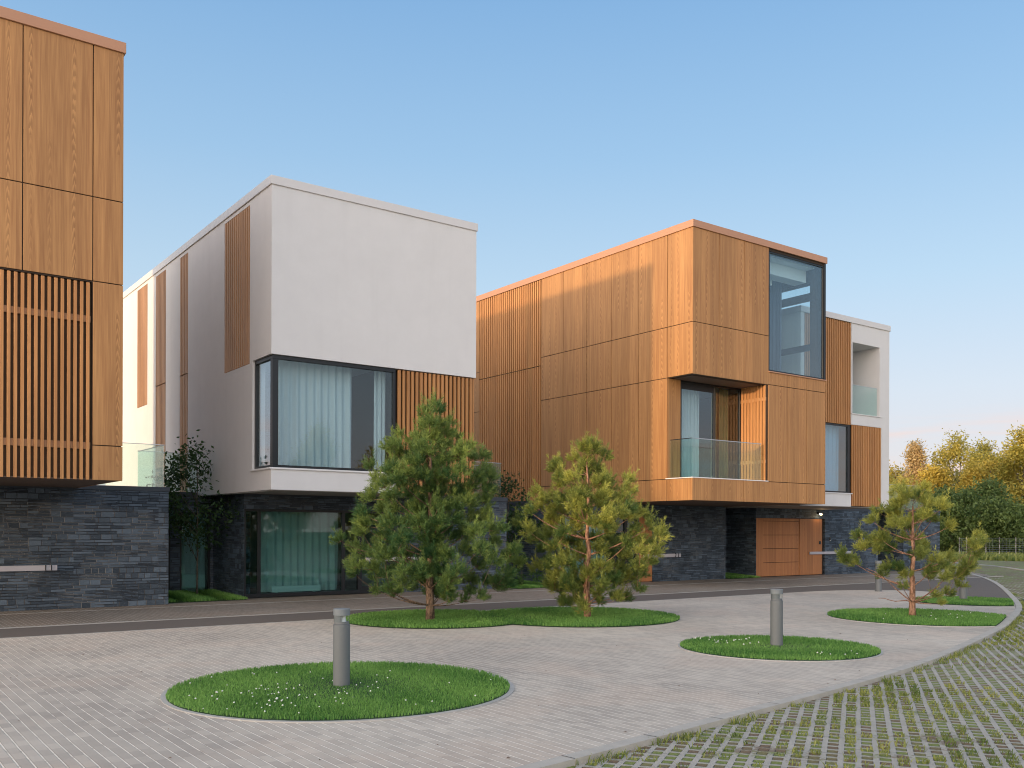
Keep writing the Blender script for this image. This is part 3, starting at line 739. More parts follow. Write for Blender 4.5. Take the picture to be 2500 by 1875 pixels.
em = bpy.data.materials.new('lamp_glow'); em.use_nodes = True; nt = em.node_tree; nt.nodes.clear()
e = nt.nodes.new('ShaderNodeEmission'); e.inputs[0].default_value = (1, .72, .38, 1); e.inputs[1].default_value = 14
oo = nt.nodes.new('ShaderNodeOutputMaterial'); nt.links.new(e.outputs[0], oo.inputs[0])
m = MB(); m.lathe([(0.001, 2.295), (.04, 2.30), (.055, 2.325), (.05, 2.35), (.001, 2.36)], 30.64, 21.82, 16)
m.build('bulb', em, l, smooth=True)
ld = bpy.data.lights.new('lamp_light', 'POINT'); ld.energy = 2.0; ld.color = (1, .7, .4); ld.shadow_soft_size = .05
lo = bpy.data.objects.new('lamp_light', ld); C.objects.link(lo); lo.location = (30.64, 21.74, 2.28); attach(lo, l)
m = MB().box(31.34, 31.44, 21.925, 21.949, 1.30, 1.45)
ic = tag(recentre(m.build('intercom', M['black'], bevel=.004), (31.39, 21.94, 1.37)), 'small dark intercom plate on the stone beside the wooden door', 'intercom')
MB().box(31.355, 31.425, 21.918, 21.924, 1.31, 1.335).build('button', M['steel'], ic)

SUNEL, SKYEL, SUNE, EXPO = 3.35, 6.0, 2.8, 0.05
SKYRAMP = [(0.0, (.88, .70, .68)), (1.0, (.34, .42, .56)), (.04, (.84, .76, .80)), (.09, (.75, .79, .87)), (.16, (.56, .74, .90)), (.24, (.385, .61, .86)), (.33, (.26, .485, .79)), (.5, (.26, .42, .66))]
BACKY, BACKC, GLOWC = -.6, (1.66, 1.38, 1.12), (5.0, 3.9, 2.8)

# ------------------------------------------------------------------ ground
def catmull(P, n=8):
    out = []
    P = [P[0]] + list(P) + [P[-1]]
    for i in range(1, len(P) - 2):
        p0, p1, p2, p3 = [np.array(q, float) for q in P[i - 1:i + 3]]
        for k in range(n):
            t = k / n
            out.append(tuple(.5 * ((2 * p1) + (-p0 + p2) * t + (2 * p0 - 5 * p1 + 4 * p2 - p3) * t * t + (-p0 + 3 * p1 - 3 * p2 + p3) * t ** 3)))
    out.append(tuple(P[-2])); return out
def offset(path, d):
    o = []
    for i, p in enumerate(path):
        a = np.array(path[max(i - 1, 0)]); b = np.array(path[min(i + 1, len(path) - 1)])
        t = (b - a) / np.linalg.norm(b - a); o.append((p[0] + t[1] * d, p[1] - t[0] * d))
    return o
KERB = catmull([(-30, 3.3), (-12, 3.9), (-3, 4.55), (2, 5.0), (4.01, 5.24), (6.64, 5.68), (9.2, 6.12), (11.09, 6.53), (13.18, 7.11), (16.43, 8.14), (18.26, 8.84), (20.1, 9.59), (21.6, 10.27), (23.8, 11.42), (28, 13.73), (31.6, 15.82), (34.9, 17.95), (39, 20.9), (46, 26)], 10)
KW = .135
KOUT = offset(KERB, KW)
def kerb_y(x, path=KERB):
    for (x0, y0), (x1, y1) in zip(path[:-1], path[1:]):
        if x0 <= x <= x1: return y0 + (y1 - y0) * (x - x0) / (x1 - x0 + 1e-9)
    return path[-1][1]
def strip(mb, A, B, za, zb):
    for i in range(len(A) - 1):
        mb.quad((A[i][0], A[i][1], za), (B[i][0], B[i][1], zb), (B[i + 1][0], B[i + 1][1], zb), (A[i + 1][0], A[i + 1][1], za))
def sheet(name, mat, pts, z, label=None):
    m = MB(); q = []
    for p in pts:
        if not q or math.hypot(p[0] - q[-1][0], p[1] - q[-1][1]) > 1e-4: q.append(p)
    V3 = [Vector((x, y, z)) for x, y in q]
    m.v = [tuple(v) for v in V3]
    for t in mathutils.geometry.tessellate_polygon([V3]):
        A, B, D = (q[k] for k in t)
        m.f.append(t if (B[0] - A[0]) * (D[1] - A[1]) - (B[1] - A[1]) * (D[0] - A[0]) > 0 else t[::-1])
    o = m.build(name, mat); tag(o, label, kind='structure'); return o
m = MB(); N = 24; R = 900
for i in range(N):
    for j in range(N):
        f = lambda k: math.copysign(abs(2 * k / N - 1) ** 2.2, 2 * k / N - 1) * R
        m.quad((f(i), f(j), -.13), (f(i + 1), f(j), -.13), (f(i + 1), f(j + 1), -.13), (f(i), f(j + 1), -.13))
tag(m.build('ground', M['ground']), 'rough meadow ground around the houses', kind='structure')
def trip(path, ytop):  # polygon between a path and a straight upper edge
    return [p for p in path] + [(path[-1][0], ytop), (path[0][0], ytop)]
# lane of asphalt under everything up to the kerb
kx = [p for p in KERB if -30 <= p[0] <= 35.2]
sheet('lane', M['asphalt'], kx + [(36.2, 17.62), (36.2, 18.4), (-30, 17.55)] if 0 else kx + [(35.2, 17.95), (28, 17.66), (-30, 17.55)], 0.0, 'dark asphalt lane curving past the houses')
# pale plaza with a rounded end
end = catmull([(17.0, 15.98), (20.2, 15.99), (22.3, 15.95), (23.7, 15.6), (24.55, 14.9), (24.7, 14.1), (24.2, 13.3), (23.5, 12.4), (22.9, 11.4), (22.55, 10.78)], 6)
pk = [p for p in KERB if -30 <= p[0] <= 22.3]
sheet('plaza', M['paver'], pk + end[::-1] + [(-30, 15.98)], .004, 'pale block paved plaza with round lawns')
sheet('pavement', M['pavershade'], [(-30, 17.62), (28, 17.74), (36, 18.0), (40.5, 21.9), (40.5, 24.3), (-30, 24.3)], .004, 'brownish block pavement along the house fronts, coloured darker for their shade')
m = MB(); m.box(-30, 36, 17.55, 17.64, -.02, .010); tag(m.build('kerb', M['kerblight']), 'pale flush kerb strip between lane and pavement', kind='structure')
m = MB(); m.box(-30, 36, 20.42, 20.50, -.02, .008); tag(m.build('kerb', M['kerblight']), 'thin pale strip across the pavement', kind='structure')
m = MB(); m.box(-30, 20.2, 15.93, 16.0, -.02, .008); tag(m.build('kerb', M['kerblight']), 'pale strip between plaza and lane', kind='structure')
# main kerb : raised, laid in lengths
m = MB()
inner = offset(KERB, .006)
strip(m, inner, KOUT, .012, .012)
for i in range(len(KOUT) - 1):
    p, q = KOUT[i], KOUT[i + 1]; m.quad((*p, -.12), (*q, -.12), (*q, .012), (*p, .012))
for i in range(len(KERB) - 1):
    a, b = inner[i], inner[i + 1]; m.quad((a[0], a[1], -.05), (a[0], a[1], .012), (b[0], b[1], .012), (b[0], b[1], -.05))
tag(m.build('kerb', M['kerb']), 'long curved concrete kerb between plaza and grass grid parking', kind='structure')
m = MB()
# joints between kerb stones
dacc = 0.0; nextj = .4
for i in range(len(KERB) - 1):
    a, b = np.array(KERB[i]), np.array(KERB[i + 1]); L = np.linalg.norm(b - a)
    while nextj < dacc + L:
        t = (nextj - dacc) / L; p = a + (b - a) * t; d = (b - a) / L; n_ = np.array((d[1], -d[0]))
        q = [p + n_ * .006 - d * .004, p + n_ * KW - d * .004, p + n_ * KW + d * .004, p + n_ * .006 + d * .004]
        m.poly([(x, y, .0155) for x, y in q]); nextj += 1.0
    dacc += L
tag(m.build('kerb_joint', M['wooddark']), 'thin dark joints of the curved kerb', kind='structure')
# grass grid field
ko = [p for p in KOUT]
sheet('parking', M['grid'], ko + [(58, 33), (60, 24), (60, -40), (-30, -40)], -.035, 'grass grid parking of concrete lattice blocks')
far = catmull([(60, 10), (52, 13), (46, 16.4), (42.3, 19.6), (46.0, 22.55), (48.3, 24.9), (52, 29.5)], 6)
far = catmull([(36, 15.2), (39.4, 17.4), (42.3, 19.6), (46.0, 22.55), (48.3, 24.9), (52, 29.5)], 6)
m = MB(); fo = offset(far, .14); strip(m, far, fo, .0, .0); strip(m, fo, fo, 0, 0)
for i in range(len(far) - 1):
    m.quad((*far[i], -.1), (*far[i], 0), (*far[i + 1], 0), (*far[i + 1], -.1)); m.quad((*fo[i], 0), (*fo[i], -.1), (*fo[i + 1], -.1), (*fo[i + 1], 0))
tag(m.build('kerb', M['kerblight']), 'far thin kerb crossing the grass grid near the trees', kind='structure')
def verge():
    m = MB(); pts = [(57.8, 42), (57.6, 30.9), (57.3, 26.9), (57.5, 10), (60, -20), (120, -20), (120, 60)]
    m.poly([(x, y, -.03) for x, y in pts]); return m
tag(verge().build('verge', M['ground']), 'grassy verge in front of the trees', kind='structure')

# ------------------------------------------------------------------ grass
def blades(name, P, h, w, mat, seed=0, lean=.5, lo=0.0, hi=1.0, base=None, label=None, tone=None):
    """P: n x 3 roots. one bent blade (2 triangles as a strip) each; optional soil base mesh in the same object"""
    r = np.random.default_rng(seed); n = len(P)
    a = r.uniform(0, 2 * math.pi, n); hh = h * r.uniform(.55, 1.25, n); ww = w * r.uniform(.7, 1.3, n)
    la = r.uniform(0, 2 * math.pi, n); ll = lean * hh * r.uniform(.1, 1.0, n)
    t = np.stack([np.cos(a), np.sin(a), 0 * a], 1) * ww[:, None] / 2
    d = np.stack([np.cos(la) * ll, np.sin(la) * ll, hh], 1)
    mid = P + d * [.35, .35, .6]; tip = P + d
    V = np.concatenate([P - t, P + t, mid + t * .75, mid - t * .75, tip], 1).reshape(-1, 3)
    me = bpy.data.meshes.new(name)
    base_n = 0
    if base is not None:
        bv, bf = base; base_n = len(bv)
    idx = np.arange(n)[:, None] * 5
    quads = (idx + [0, 1, 2, 3]); tris = (idx + [3, 2, 4])
    loops = np.concatenate([quads, tris], 1).ravel()
    starts = (np.arange(n)[:, None] * 7 + [0, 4]).ravel(); tot = np.tile([4, 3], n)
    nl = len(loops)
    if base is not None:
        V = np.concatenate([V, np.array(bv)]); bl = np.concatenate([np.array(f) for f in bf]) + n * 5
        bs = np.cumsum([0] + [len(f) for f in bf])[:-1] + nl
        loops = np.concatenate([loops, bl]); starts = np.concatenate([starts, bs]); tot = np.concatenate([tot, [len(f) for f in bf]])
    me.vertices.add(len(V)); me.vertices.foreach_set('co', V.ravel())
    me.loops.add(len(loops)); me.loops.foreach_set('vertex_index', loops.astype(np.int32))
    me.polygons.add(len(starts)); me.polygons.foreach_set('loop_start', starts.astype(np.int32)); me.polygons.foreach_set('loop_total', tot.astype(np.int32))
    me.materials.append(mat)
    if base is not None:
        me.materials.append(M['soil']); mi = np.zeros(len(starts), np.int32); mi[2 * n:] = 1; me.polygons.foreach_set('material_index', mi)
    me.update(calc_edges=True); me.validate()
    at = me.attributes.new('tone', 'FLOAT', 'POINT')
    tn = r.uniform(lo, hi, n) ** 1.3
    if tone is not None: tn = np.clip(tn * .7 + (tone(P[:, 0], P[:, 1]) - .2) * .7, 0, 1)
    vals = np.repeat(tn, 5); vals[4::5] = np.clip(vals[4::5] + .25, 0, 1)
    vals = np.concatenate([vals, np.zeros(len(V) - len(vals))]); at.data.foreach_set('value', vals.astype(np.float32))
    o = bpy.data.objects.new(name, me); C.objects.link(o)
    tag(o, label, 'grass', kind='stuff')
    return o
def smooth_noise(x, y, s, seed):
    r = np.random.default_rng(seed); v = 0
    for k in range(6):
        a = r.uniform(0, 6.28); f = s * r.uniform(.6, 2.2); v = v + np.sin((x * math.cos(a) + y * math.sin(a)) * f + r.uniform(0, 6.28))
    return .5 + v / 8
def lawn(name, inside, bbox, dens, h, w, seed, label, ring, cz=.045):
    r = np.random.default_rng(seed); x0, x1, y0, y1 = bbox
    n = int((x1 - x0) * (y1 - y0) * dens)
    P = np.stack([r.uniform(x0, x1, n), r.uniform(y0, y1, n)], 1)
    P = P[[bool(b) for b in inside(P[:, 0], P[:, 1])]]
    P = np.concatenate([P, np.full((len(P), 1), .02)], 1)
    # low soil dome
    bv = [(ring[0][0] * 0 + sum(p[0] for p in ring) / len(ring), sum(p[1] for p in ring) / len(ring), cz)] + [(x, y, .008) for x, y in ring]
    bf = [(0, 1 + i, 1 + (i + 1) % len(ring)) for i in range(len(ring))]
    return blades(name, P, h, w, M['blade'], seed, .6, base=(bv, bf), label=label, tone=lambda x, y: smooth_noise(x, y, 2.5, seed))
def circle(cx, cy, r, n=72, clip=True):
    pts = []
    for i in range(n):
        t = 2 * math.pi * i / n; x, y = cx + r * math.cos(t), cy + r * math.sin(t)
        if clip: y = max(y, kerb_y(x) + .02)
        pts.append((x, y))
    return pts
def disc(cx, cy, r): return lambda x, y: ((x - cx) ** 2 + (y - cy) ** 2 < r * r) & (y > np.interp(x, [p[0] for p in KERB], [p[1] for p in KERB]) + .03)
def edging(cx, cy, r, label, w=.05):
    m = MB(); n = 96
    for i in range(n):
        a, b = 2 * math.pi * i / n, 2 * math.pi * (i + 1) / n
        c0, s0, c1, s1 = math.cos(a), math.sin(a), math.cos(b), math.sin(b)
        if min(cy + (r + w) * s0, cy + (r + w) * s1) < kerb_y(cx + r * c0): continue
        m.quad((cx + r * c0, cy + r * s0, .014), (cx + (r + w) * c0, cy + (r + w) * s0, .014), (cx + (r + w) * c1, cy + (r + w) * s1, .014), (cx + r * c1, cy + r * s1, .014))
        m.quad((cx + (r + w) * c0, cy + (r + w) * s0, .014), (cx + (r + w) * c0, cy + (r + w) * s0, .0), (cx + (r + w) * c1, cy + (r + w) * s1, 0), (cx + (r + w) * c1, cy + (r + w) * s1, .014))
        m.quad((cx + r * c1, cy + r * s1, .014), (cx + r * c1, cy + r * s1, 0), (cx + r * c0, cy + r * s0, .0), (cx + r * c0, cy + r * s0, .014))
    tag(m.build('kerb', M['metaledge']), label, kind='structure')
ISL = [(4.36, 8.92, 1.74), (10.86, 8.44, 1.36), (17.05, 9.85, 1.74), (21.9, 11.45, 1.32)]
lawn('grass', disc(*ISL[0]), (2.4, 6.2, 7, 10.9), 5200, .036, .0075, 1, 'round lawn nearest the camera, dotted with white clover', circle(*ISL[0]))
lawn('grass', disc(*ISL[1]), (9.4, 12.3, 7, 9.9), 3800, .036, .010, 2, 'round lawn in the middle right with a bollard standing in it', circle(*ISL[1]))
lawn('grass', disc(*ISL[2]), (15.2, 18.9, 8, 11.7), 2200, .045, .015, 3, 'round lawn under the sparse right hand pine', circle(*ISL[2]))
lawn('grass', disc(*ISL[3]), (20.5, 23.3, 10, 12.9), 1800, .045, .018, 4, 'farthest lawn, cut by the curved kerb', circle(*ISL[3]))
edging(*ISL[0], 'thin pale edging ring of the nearest lawn'); edging(*ISL[1], 'thin edging ring of the middle right lawn', .03)
edging(*ISL[2], 'thin edging ring under the right hand pine', .03)
A_, B_ = (9.15, 14.85, 1.72), (11.6, 13.72, 1.95)
ring = []
for i in range(144):
    t = 2 * math.pi * i / 144; ring.append((t,))
def union_ring():
    pts = []
    for i in range(120):
        t = 2 * math.pi * i / 120; x, y = A_[0] + A_[2] * math.cos(t), A_[1] + A_[2] * math.sin(t)
        if (x - B_[0]) ** 2 + (y - B_[1]) ** 2 > B_[2] ** 2: pts.append((x, y))
    q = []
    for i in range(120):
        t = 2 * math.pi * i / 120; x, y = B_[0] + B_[2] * math.cos(t), B_[1] + B_[2] * math.sin(t)
        if (x - A_[0]) ** 2 + (y - A_[1]) ** 2 > A_[2] ** 2: q.append((x, y))
    pts += q; cx, cy = 10.3, 14.3
    return sorted(pts, key=lambda p: math.atan2(p[1] - cy, p[0] - cx))
lawn('grass', lambda x, y: disc(*A_)(x, y) | disc(*B_)(x, y), (7.3, 13.7, 11.6, 16.8), 2200, .045, .015, 5, 'double round lawn under the two left pines', union_ring())
# strips of grass in the dark courts between the houses
rect = lambda x0, x1, y0, y1: (lambda x, y: (x > x0) & (x < x1) & (y > y0) & (y < y1))
for k, (x0, x1, y0, y1, lab) in enumerate([(6.13, 8.04, 21.5, 24.0, 'shaded grass in the court left of the white house'), (15.85, 17.63, 21.3, 24.4, 'shaded grass in the court behind the two pines'), (25.43, 26.98, 21.7, 23.28, 'shaded grass in the recess left of the wooden gate')]):
    lawn('grass', rect(x0, x1, y0, y1), (x0, x1, y0, y1), 900, .11, .022, 30 + k, lab, [(x0, y0), (x1, y0), (x1, y1), (x0, y1)], .02)
# clover heads
def clover(pts, label, size):
    m = MB(); r = random.Random(5)
    for x, y in pts:
        z = .058 + r.uniform(-.012, .012); s = size * r.uniform(.7, 1.2); i = len(m.v)
        m.v += [(x + s, y, z), (x - s, y, z), (x, y + s, z), (x, y - s, z), (x, y, z + s * .8), (x, y, z - s * .8)]
        for f in ((0, 2, 4), (2, 1, 4), (1, 3, 4), (3, 0, 4), (2, 0, 5), (1, 2, 5), (3, 1, 5), (0, 3, 5)): m.f.append(tuple(i + q for q in f))
    tag(m.build('clover_flowers', M['petal'], smooth=True), label, 'clover', kind='stuff')
def scatter(cx, cy, r, n, seed, bias):
    R_ = random.Random(seed); out = []
    while len(out) < n:
        x, y = cx + R_.gauss(*bias[0]), cy + R_.gauss(*bias[1])
        if (x - cx) ** 2 + (y - cy) ** 2 < (r * .95) ** 2: out.append((x, y))
    return out
clover(scatter(4.3, 8.95, 1.77, 60, 3, ((-.75, .5), (-.4, .55))) + scatter(4.3, 8.95, 1.77, 32, 4, ((0, .9), (0, .9))), 'white clover heads in the nearest lawn', .0105)
clover(scatter(10.86, 8.44, 1.36, 26, 5, ((-.2, .22), (.75, .2))) + scatter(10.86, 8.44, 1.36, 7, 6, ((-.1, .2), (-1.05, .12))), 'white clover heads in the middle right lawn', .013)
clover(scatter(17.05, 9.85, 1.7, 14, 7, ((.2, .9), (-.5, .6))), 'a few clover heads under the right hand pine', .015)

# weeds in the lattice cells
def cam_px(x, y):
    z = x * FW[0] + y * FW[1]; s = x * RT[0] + y * RT[1]; return s / z, z
def weeds():
    r = np.random.default_rng(11); ca, sa = math.cos(math.radians(33.5)), math.sin(math.radians(33.5)); P = []; tall = []
    for iu in range(-5, 210):
        for iw in range(-110, 110):
            u = (iu + .36) * .13; w = (iw + .34) * .125; x = u * ca - w * sa; y = u * sa + w * ca
            if x < -2 or y > kerb_y(min(max(x, -29), 45), KOUT) - .05: continue
            s, z = cam_px(x, y)
            if z < 2 or abs(s) > .62 or z > 24: continue
            nn = smooth_noise(np.array([x]), np.array([y]), 1.2, 21)[0]
            if r.random() > .12 + nn * .62: continue
            k = int((16 if z < 11 else 8 if z < 16 else 4) * r.uniform(.4, 1.3) * (.5 + nn))
            for _ in range(k):
                a, b = r.uniform(-.05, .05), r.uniform(-.045, .045); P.append((x + a * ca - b * sa, y + a * sa + b * ca, -.035))
    P = np.array(P); z = P[:, 0] * FW[0] + P[:, 1] * FW[1]
    for k, (lo, hi, h, w) in enumerate(((0, 9, .036, .009), (9, 14, .036, .013), (14, 30, .04, .024))):
        q = P[(z >= lo) & (z < hi)]
        if len(q): blades('weeds', q, h, w, M['tuft'], 40 + k, 1.1, label=('near', 'middle', 'far')[k] + ' weeds growing in the lattice cells of the parking', tone=lambda x, y: smooth_noise(x, y, 3, 9))
    # taller tufts along the kerb
    T = []
    for i in range(len(KOUT) - 1):
        a, b = np.array(KOUT[i]), np.array(KOUT[i + 1])
        if b[0] < 2 or a[0] > 26: continue
        L = np.linalg.norm(b - a); d = (b - a) / L; nrm = np.array((d[1], -d[0])); q = 0
        while q < L:
            p = a + d * q + nrm * r.uniform(.01, .10)
            nn = smooth_noise(np.array([p[0]]), np.array([p[1]]), 3.5, 5)[0]
            if nn > .45:
                for _ in range(int(30 * nn * nn)): T.append((p[0] + r.normal(0, .035), p[1] + r.normal(0, .03), -.035))
            q += r.uniform(.04, .14)
    blades('weeds', np.array(T), .055, .009, M['tuft'], 50, 1.1, label='taller weeds rooted along the outer side of the curved kerb')
weeds()
def verge_grass():
    r = np.random.default_rng(3); P = []
    for _ in range(16000):
        x, y = r.uniform(56.5, 66), r.uniform(14, 42); P.append((x, y, -.03))
    blades('grass', np.array(P), .32, .12, M['tuft'], 60, .8, label='long grass in front of the far trees')
verge_grass()

def litter():
    r = np.random.default_rng(8); m = MB()
    for _ in range(170):
        D = r.uniform(4, 24); s = r.uniform(-.6, .6) * D; x, y = FW[0] * D + RT[0] * s, FW[1] * D + RT[1] * s
        if y < kerb_y(min(max(x, -29), 45)) + .1 or y > 21.5 or any((x - c[0]) ** 2 + (y - c[1]) ** 2 < c[2] ** 2 for c in ISL): continue
        a = r.uniform(0, 6.28); q = r.uniform(.008, .022); w_ = q * r.uniform(.25, .6); z = .008 + r.uniform(0, .004)
        m.quad((x + q * math.cos(a), y + q * math.sin(a), z), (x - w_ * math.sin(a), y + w_ * math.cos(a), z + .006), (x - q * math.cos(a), y - q * math.sin(a), z), (x + w_ * math.sin(a), y - w_ * math.cos(a), z + .003))
    tag(m.build('fallen_leaves', M['barkpine']), 'scattered bits of dry leaf on the paving', 'litter', kind='stuff')
litter()
# ------------------------------------------------------------------ bollards
def make_bollard():
    t = thing('bollard', (0, 0, 0), 'x', 'bollard', 'bollard lamps on the plaza')
    r = .0875
    m = MB().lathe([(r, 0.0), (r, .660), (r - .004, .664), (.001, .664)], 0, 0, 40); m.build('post', M['bollard'], t, smooth=True)
    m = MB().lathe([(.001, .666), (r - .010, .666), (r - .010, .690), (.001, .690)], 0, 0, 40); m.build('collar', M['bollard'], t, smooth=True)
    m = MB().lathe([(r - .006, .691), (r - .006, .757)], 0, 0, 40); m.build('lens', M['glassclear'], t, smooth=True)
    m = MB().lathe([(.001, .692), (.050, .692), (.042, .722), (.050, .757), (.001, .757)], 0, 0, 24); m.build('reflector', M['lampwhite'], t, smooth=True)
    m = MB()
    for k in range(18):
        a0, a1 = math.radians(100 + 8 * k), math.radians(108 + 8 * k); q = r - .009
        m.quad((q * math.cos(a0), q * math.sin(a0), .691), (q * math.cos(a1), q * math.sin(a1), .691), (q * math.cos(a1), q * math.sin(a1), .757), (q * math.cos(a0), q * math.sin(a0), .757))
    m.build('shield', M['bollard'], t, smooth=True)
    m = MB().lathe([(.001, .758), (r, .758), (r, .822), (r - .004, .826), (.001, .828)], 0, 0, 40); m.build('cap', M['bollardcap'], t, smooth=True)
    for c in t.children:
        e = c.modifiers.new('edges', 'EDGE_SPLIT'); e.split_angle = .6
    return t
bol = make_bollard()
BL = [(4.33, 8.90, 'grey bollard lamp nearest the camera, in the large clover lawn'), (10.90, 8.49, 'grey bollard lamp in the small round lawn at middle right'),
      (23.64, 14.96, 'dark bollard lamp at the plaza edge, behind the left branches of the sparse pine'), (22.13, 11.74, 'grey bollard lamp partly behind the right branches of the sparse pine')]
for i, (x, y, lab) in enumerate(BL):
    o = bol
    if i:
        o = bol.copy(); C.objects.link(o)
        for ch in list(bol.children):
            c = ch.copy(); C.objects.link(c); c.parent = o
    o.location = (x, y, .012 if i != 2 else .004); o['label'] = lab; o.rotation_euler.z = i * .12
    if i == 2: o.scale = (1.03, 1.03, 1.03)
# drain grate in the parking
m = MB()
for k in range(9): m.box(23.9 + k * .045, 23.92 + k * .045, 11.0, 11.3, -.033, -.022)
m.box(23.88, 24.30, 10.98, 11.0, -.033, -.020); m.box(23.88, 24.30, 11.3, 11.32, -.033, -.020)
tag(recentre(m.build('drain_grate', M['black']), (24.1, 11.15, -.03)), 'small dark drain grate in the grass grid outside the kerb', 'drain grate')

# ------------------------------------------------------------------ pines
def leaf_mesh(name, V, tone, nv, mat, parent):
    """V: (n, nv, 3) one polygon each"""
    n = len(V); me = bpy.data.meshes.new(name)
    me.vertices.add(n * nv); me.vertices.foreach_set('co', V.reshape(-1).astype(np.float32))
    me.loops.add(n * nv); me.loops.foreach_set('vertex_index', np.arange(n * nv, dtype=np.int32))
    me.polygons.add(n); me.polygons.foreach_set('loop_start', np.arange(0, n * nv, nv, dtype=np.int32)); me.polygons.foreach_set('loop_total', np.full(n, nv, np.int32))
    me.materials.append(mat); me.update(calc_edges=True)
    at = me.attributes.new('tone', 'FLOAT', 'POINT'); at.data.foreach_set('value', np.repeat(np.clip(tone, 0, 1), nv).astype(np.float32))
    o = bpy.data.objects.new(name, me); C.objects.link(o); attach(o, parent); return o
def norm(a): return a / (np.linalg.norm(a, axis=-1, keepdims=True) + 1e-9)

def pine(base, clumps, H, r0, label, seed, mat, bmat, dens=1.0, extra=.35, bare=(), lead=2, ys=.3, base_tone=.2, core=0):
    r = np.random.default_rng(seed)
    t = thing('pine_tree', (base[0], base[1], .02), label, 'pine tree', 'young pines on the plaza')
    A = np.array(list(map(float, clumps.split()))).reshape(-1, 3) / 100
    cl = []
    for dx, z, rr in A:
        near = np.abs(A[:, 1] - z) < .35; R = np.abs(A[near, 0]).max() + .12
        m_ = math.sqrt(max(R * R - dx * dx, 0)); cl.append((dx, r.uniform(-1, 1) * m_ * .85, z, rr))
        if r.random() < extra:
            ph = r.uniform(0, 6.28); q = R * r.uniform(.35, .95)
            cl.append((math.cos(ph) * q * .9, math.sin(ph) * q, z + r.uniform(-.08, .08), rr))
    for q in range(core):
        z = .46 + (H - 1.1) * q / max(core - 1, 1); ph = r.uniform(0, 6.28); cl.append((math.cos(ph) * .2, math.sin(ph) * .2, z, .16))
    tk = MB(); path = []; rad = []
    n = 12; wob = [r.normal(0, .010) for _ in range(2 * n + 4)]
    top = H - .18
    for k in range(n + 1):
        f = k / n; path.append((base[0] + wob[k] * min(1, k / 2), base[1] + wob[k + n] * min(1, k / 2), .0 + top * f)); rad.append(r0 * (1.12 if k == 0 else 1) * (1 - f) ** .85 + .008)
    tk.tube(path, rad, 12)
    def at(z):
        f = min(max(z / top, 0), 1) * n; k = min(int(f), n - 1); g = f - k
        return np.array(path[k]) * (1 - g) + np.array(path[k + 1]) * g, rad[k] * (1 - g) + rad[k + 1] * g
    tk.build('trunk', bmat, t, smooth=True)
    br = MB(); shoots = []
    rt = np.array([RT[0], RT[1], 0]); fw = np.array([FW[0], FW[1], 0])
    whorl = [.30 + .30 * k for k in range(20)]
    cl.sort(key=lambda q: math.hypot(q[0], q[1])); placed = []
    for dx, dy, z, rr in cl:
        c = np.array([base[0], base[1], 0]) + rt * dx + fw * dy + np.array([0, 0, z])
        h = math.hypot(dx, dy)
        best = None
        for (pc, ph) in placed:
            dd = np.linalg.norm(c - pc)
            if ph < h - .06 and pc[2] < z + .12 and dd < .45 * h + .12 and (best is None or dd < best[0]): best = (dd, pc)
        placed.append((c, h))
        za = max(.28, min(z - .42 * h - .03, top - .05))
        za = min(whorl, key=lambda q: abs(q - za)) if za < top - .3 else za
        p0, tr = at(min(za, top - .03))
        if best is not None: p0 = best[1]; tr = .008
        mid = p0 * .45 + c * .55 + np.array([0, 0, -.10 * np.linalg.norm(c - p0)]) + r.normal(0, .02, 3)
        b0 = min(.016, tr * .5) * (.5 + h * .5) + .002
        pts = []
        for q in np.linspace(0, 1, 6): pts.append(tuple((1 - q) ** 2 * p0 + 2 * q * (1 - q) * mid + q * q * c))
        br.tube(pts, [b0 * (1 - q * .75) for q in np.linspace(0, 1, 6)], 5, False)
        out = norm(np.array([c[0] - base[0], c[1] - base[1], 0.0])) if h > .08 else np.zeros(3)
        ct = r.normal(0, .16)
        ns = max(8, int(dens * 24 * (rr / .15) ** 1.6))
        for _ in range(ns):
            d = r.normal(0, 1, 3); d = d / np.linalg.norm(d); off = d * rr * r.uniform(.1, .85) * np.array([1, 1, .75])
            ax = norm(out * .45 + np.array([0, 0, .75]) + d * .65)
            shoots.append((c + off, ax, r.uniform(.09, .15) * (.8 + rr), z, ct))
            if r.random() < .25: br.tube([tuple(c), tuple(c + off)], [.004, .002], 3, False)
        # upright leader
        for _ in range(lead):
            ax = norm(out * .2 + np.array([0, 0, 1.0]) + r.normal(0, .14, 3)); shoots.append((c + ax * rr * r.uniform(.4, .8) + r.normal(0, .02, 3), ax, r.uniform(.16, .26), z, ct + .12))
    for b in bare:
        p0, tr = at(b[2]); c = np.array([base[0], base[1], b[1]]) + rt * b[0] + fw * b[3]
        pts = [tuple(p0 * (1 - q) + c * q + np.array([0, 0, .05 * math.sin(q * 9) * .4])) for q in np.linspace(0, 1, 7)]
        br.tube(pts, [.012 * (1 - .6 * q) for q in np.linspace(0, 1, 7)], 5, False)
    br.build('branches', bmat, t, smooth=True)
    nn = 32; S = len(shoots)
    p = np.array([s[0] for s in shoots]); ax = np.array([s[1] for s in shoots]); ln = np.array([s[2] for s in shoots]); zs = np.array([s[3] for s in shoots]); cts = np.array([s[4] for s in shoots])
    a = norm(np.cross(ax, r.normal(0, 1, (S, 3)))); b = np.cross(ax, a)
    u = r.uniform(0, 1, (S, nn)); ph = r.uniform(0, 2 * math.pi, (S, nn))
    side = a[:, None] * np.cos(ph)[..., None] + b[:, None] * np.sin(ph)[..., None]
    root = p[:, None] + ax[:, None] * (u * ln[:, None])[..., None]
    nd = norm(side * r.uniform(.55, 1.0, (S, nn))[..., None] + ax[:, None] * (.45 + u * .8)[..., None])
    L = r.uniform(.05, .082, (S, nn)); tip = root + nd * L[..., None]
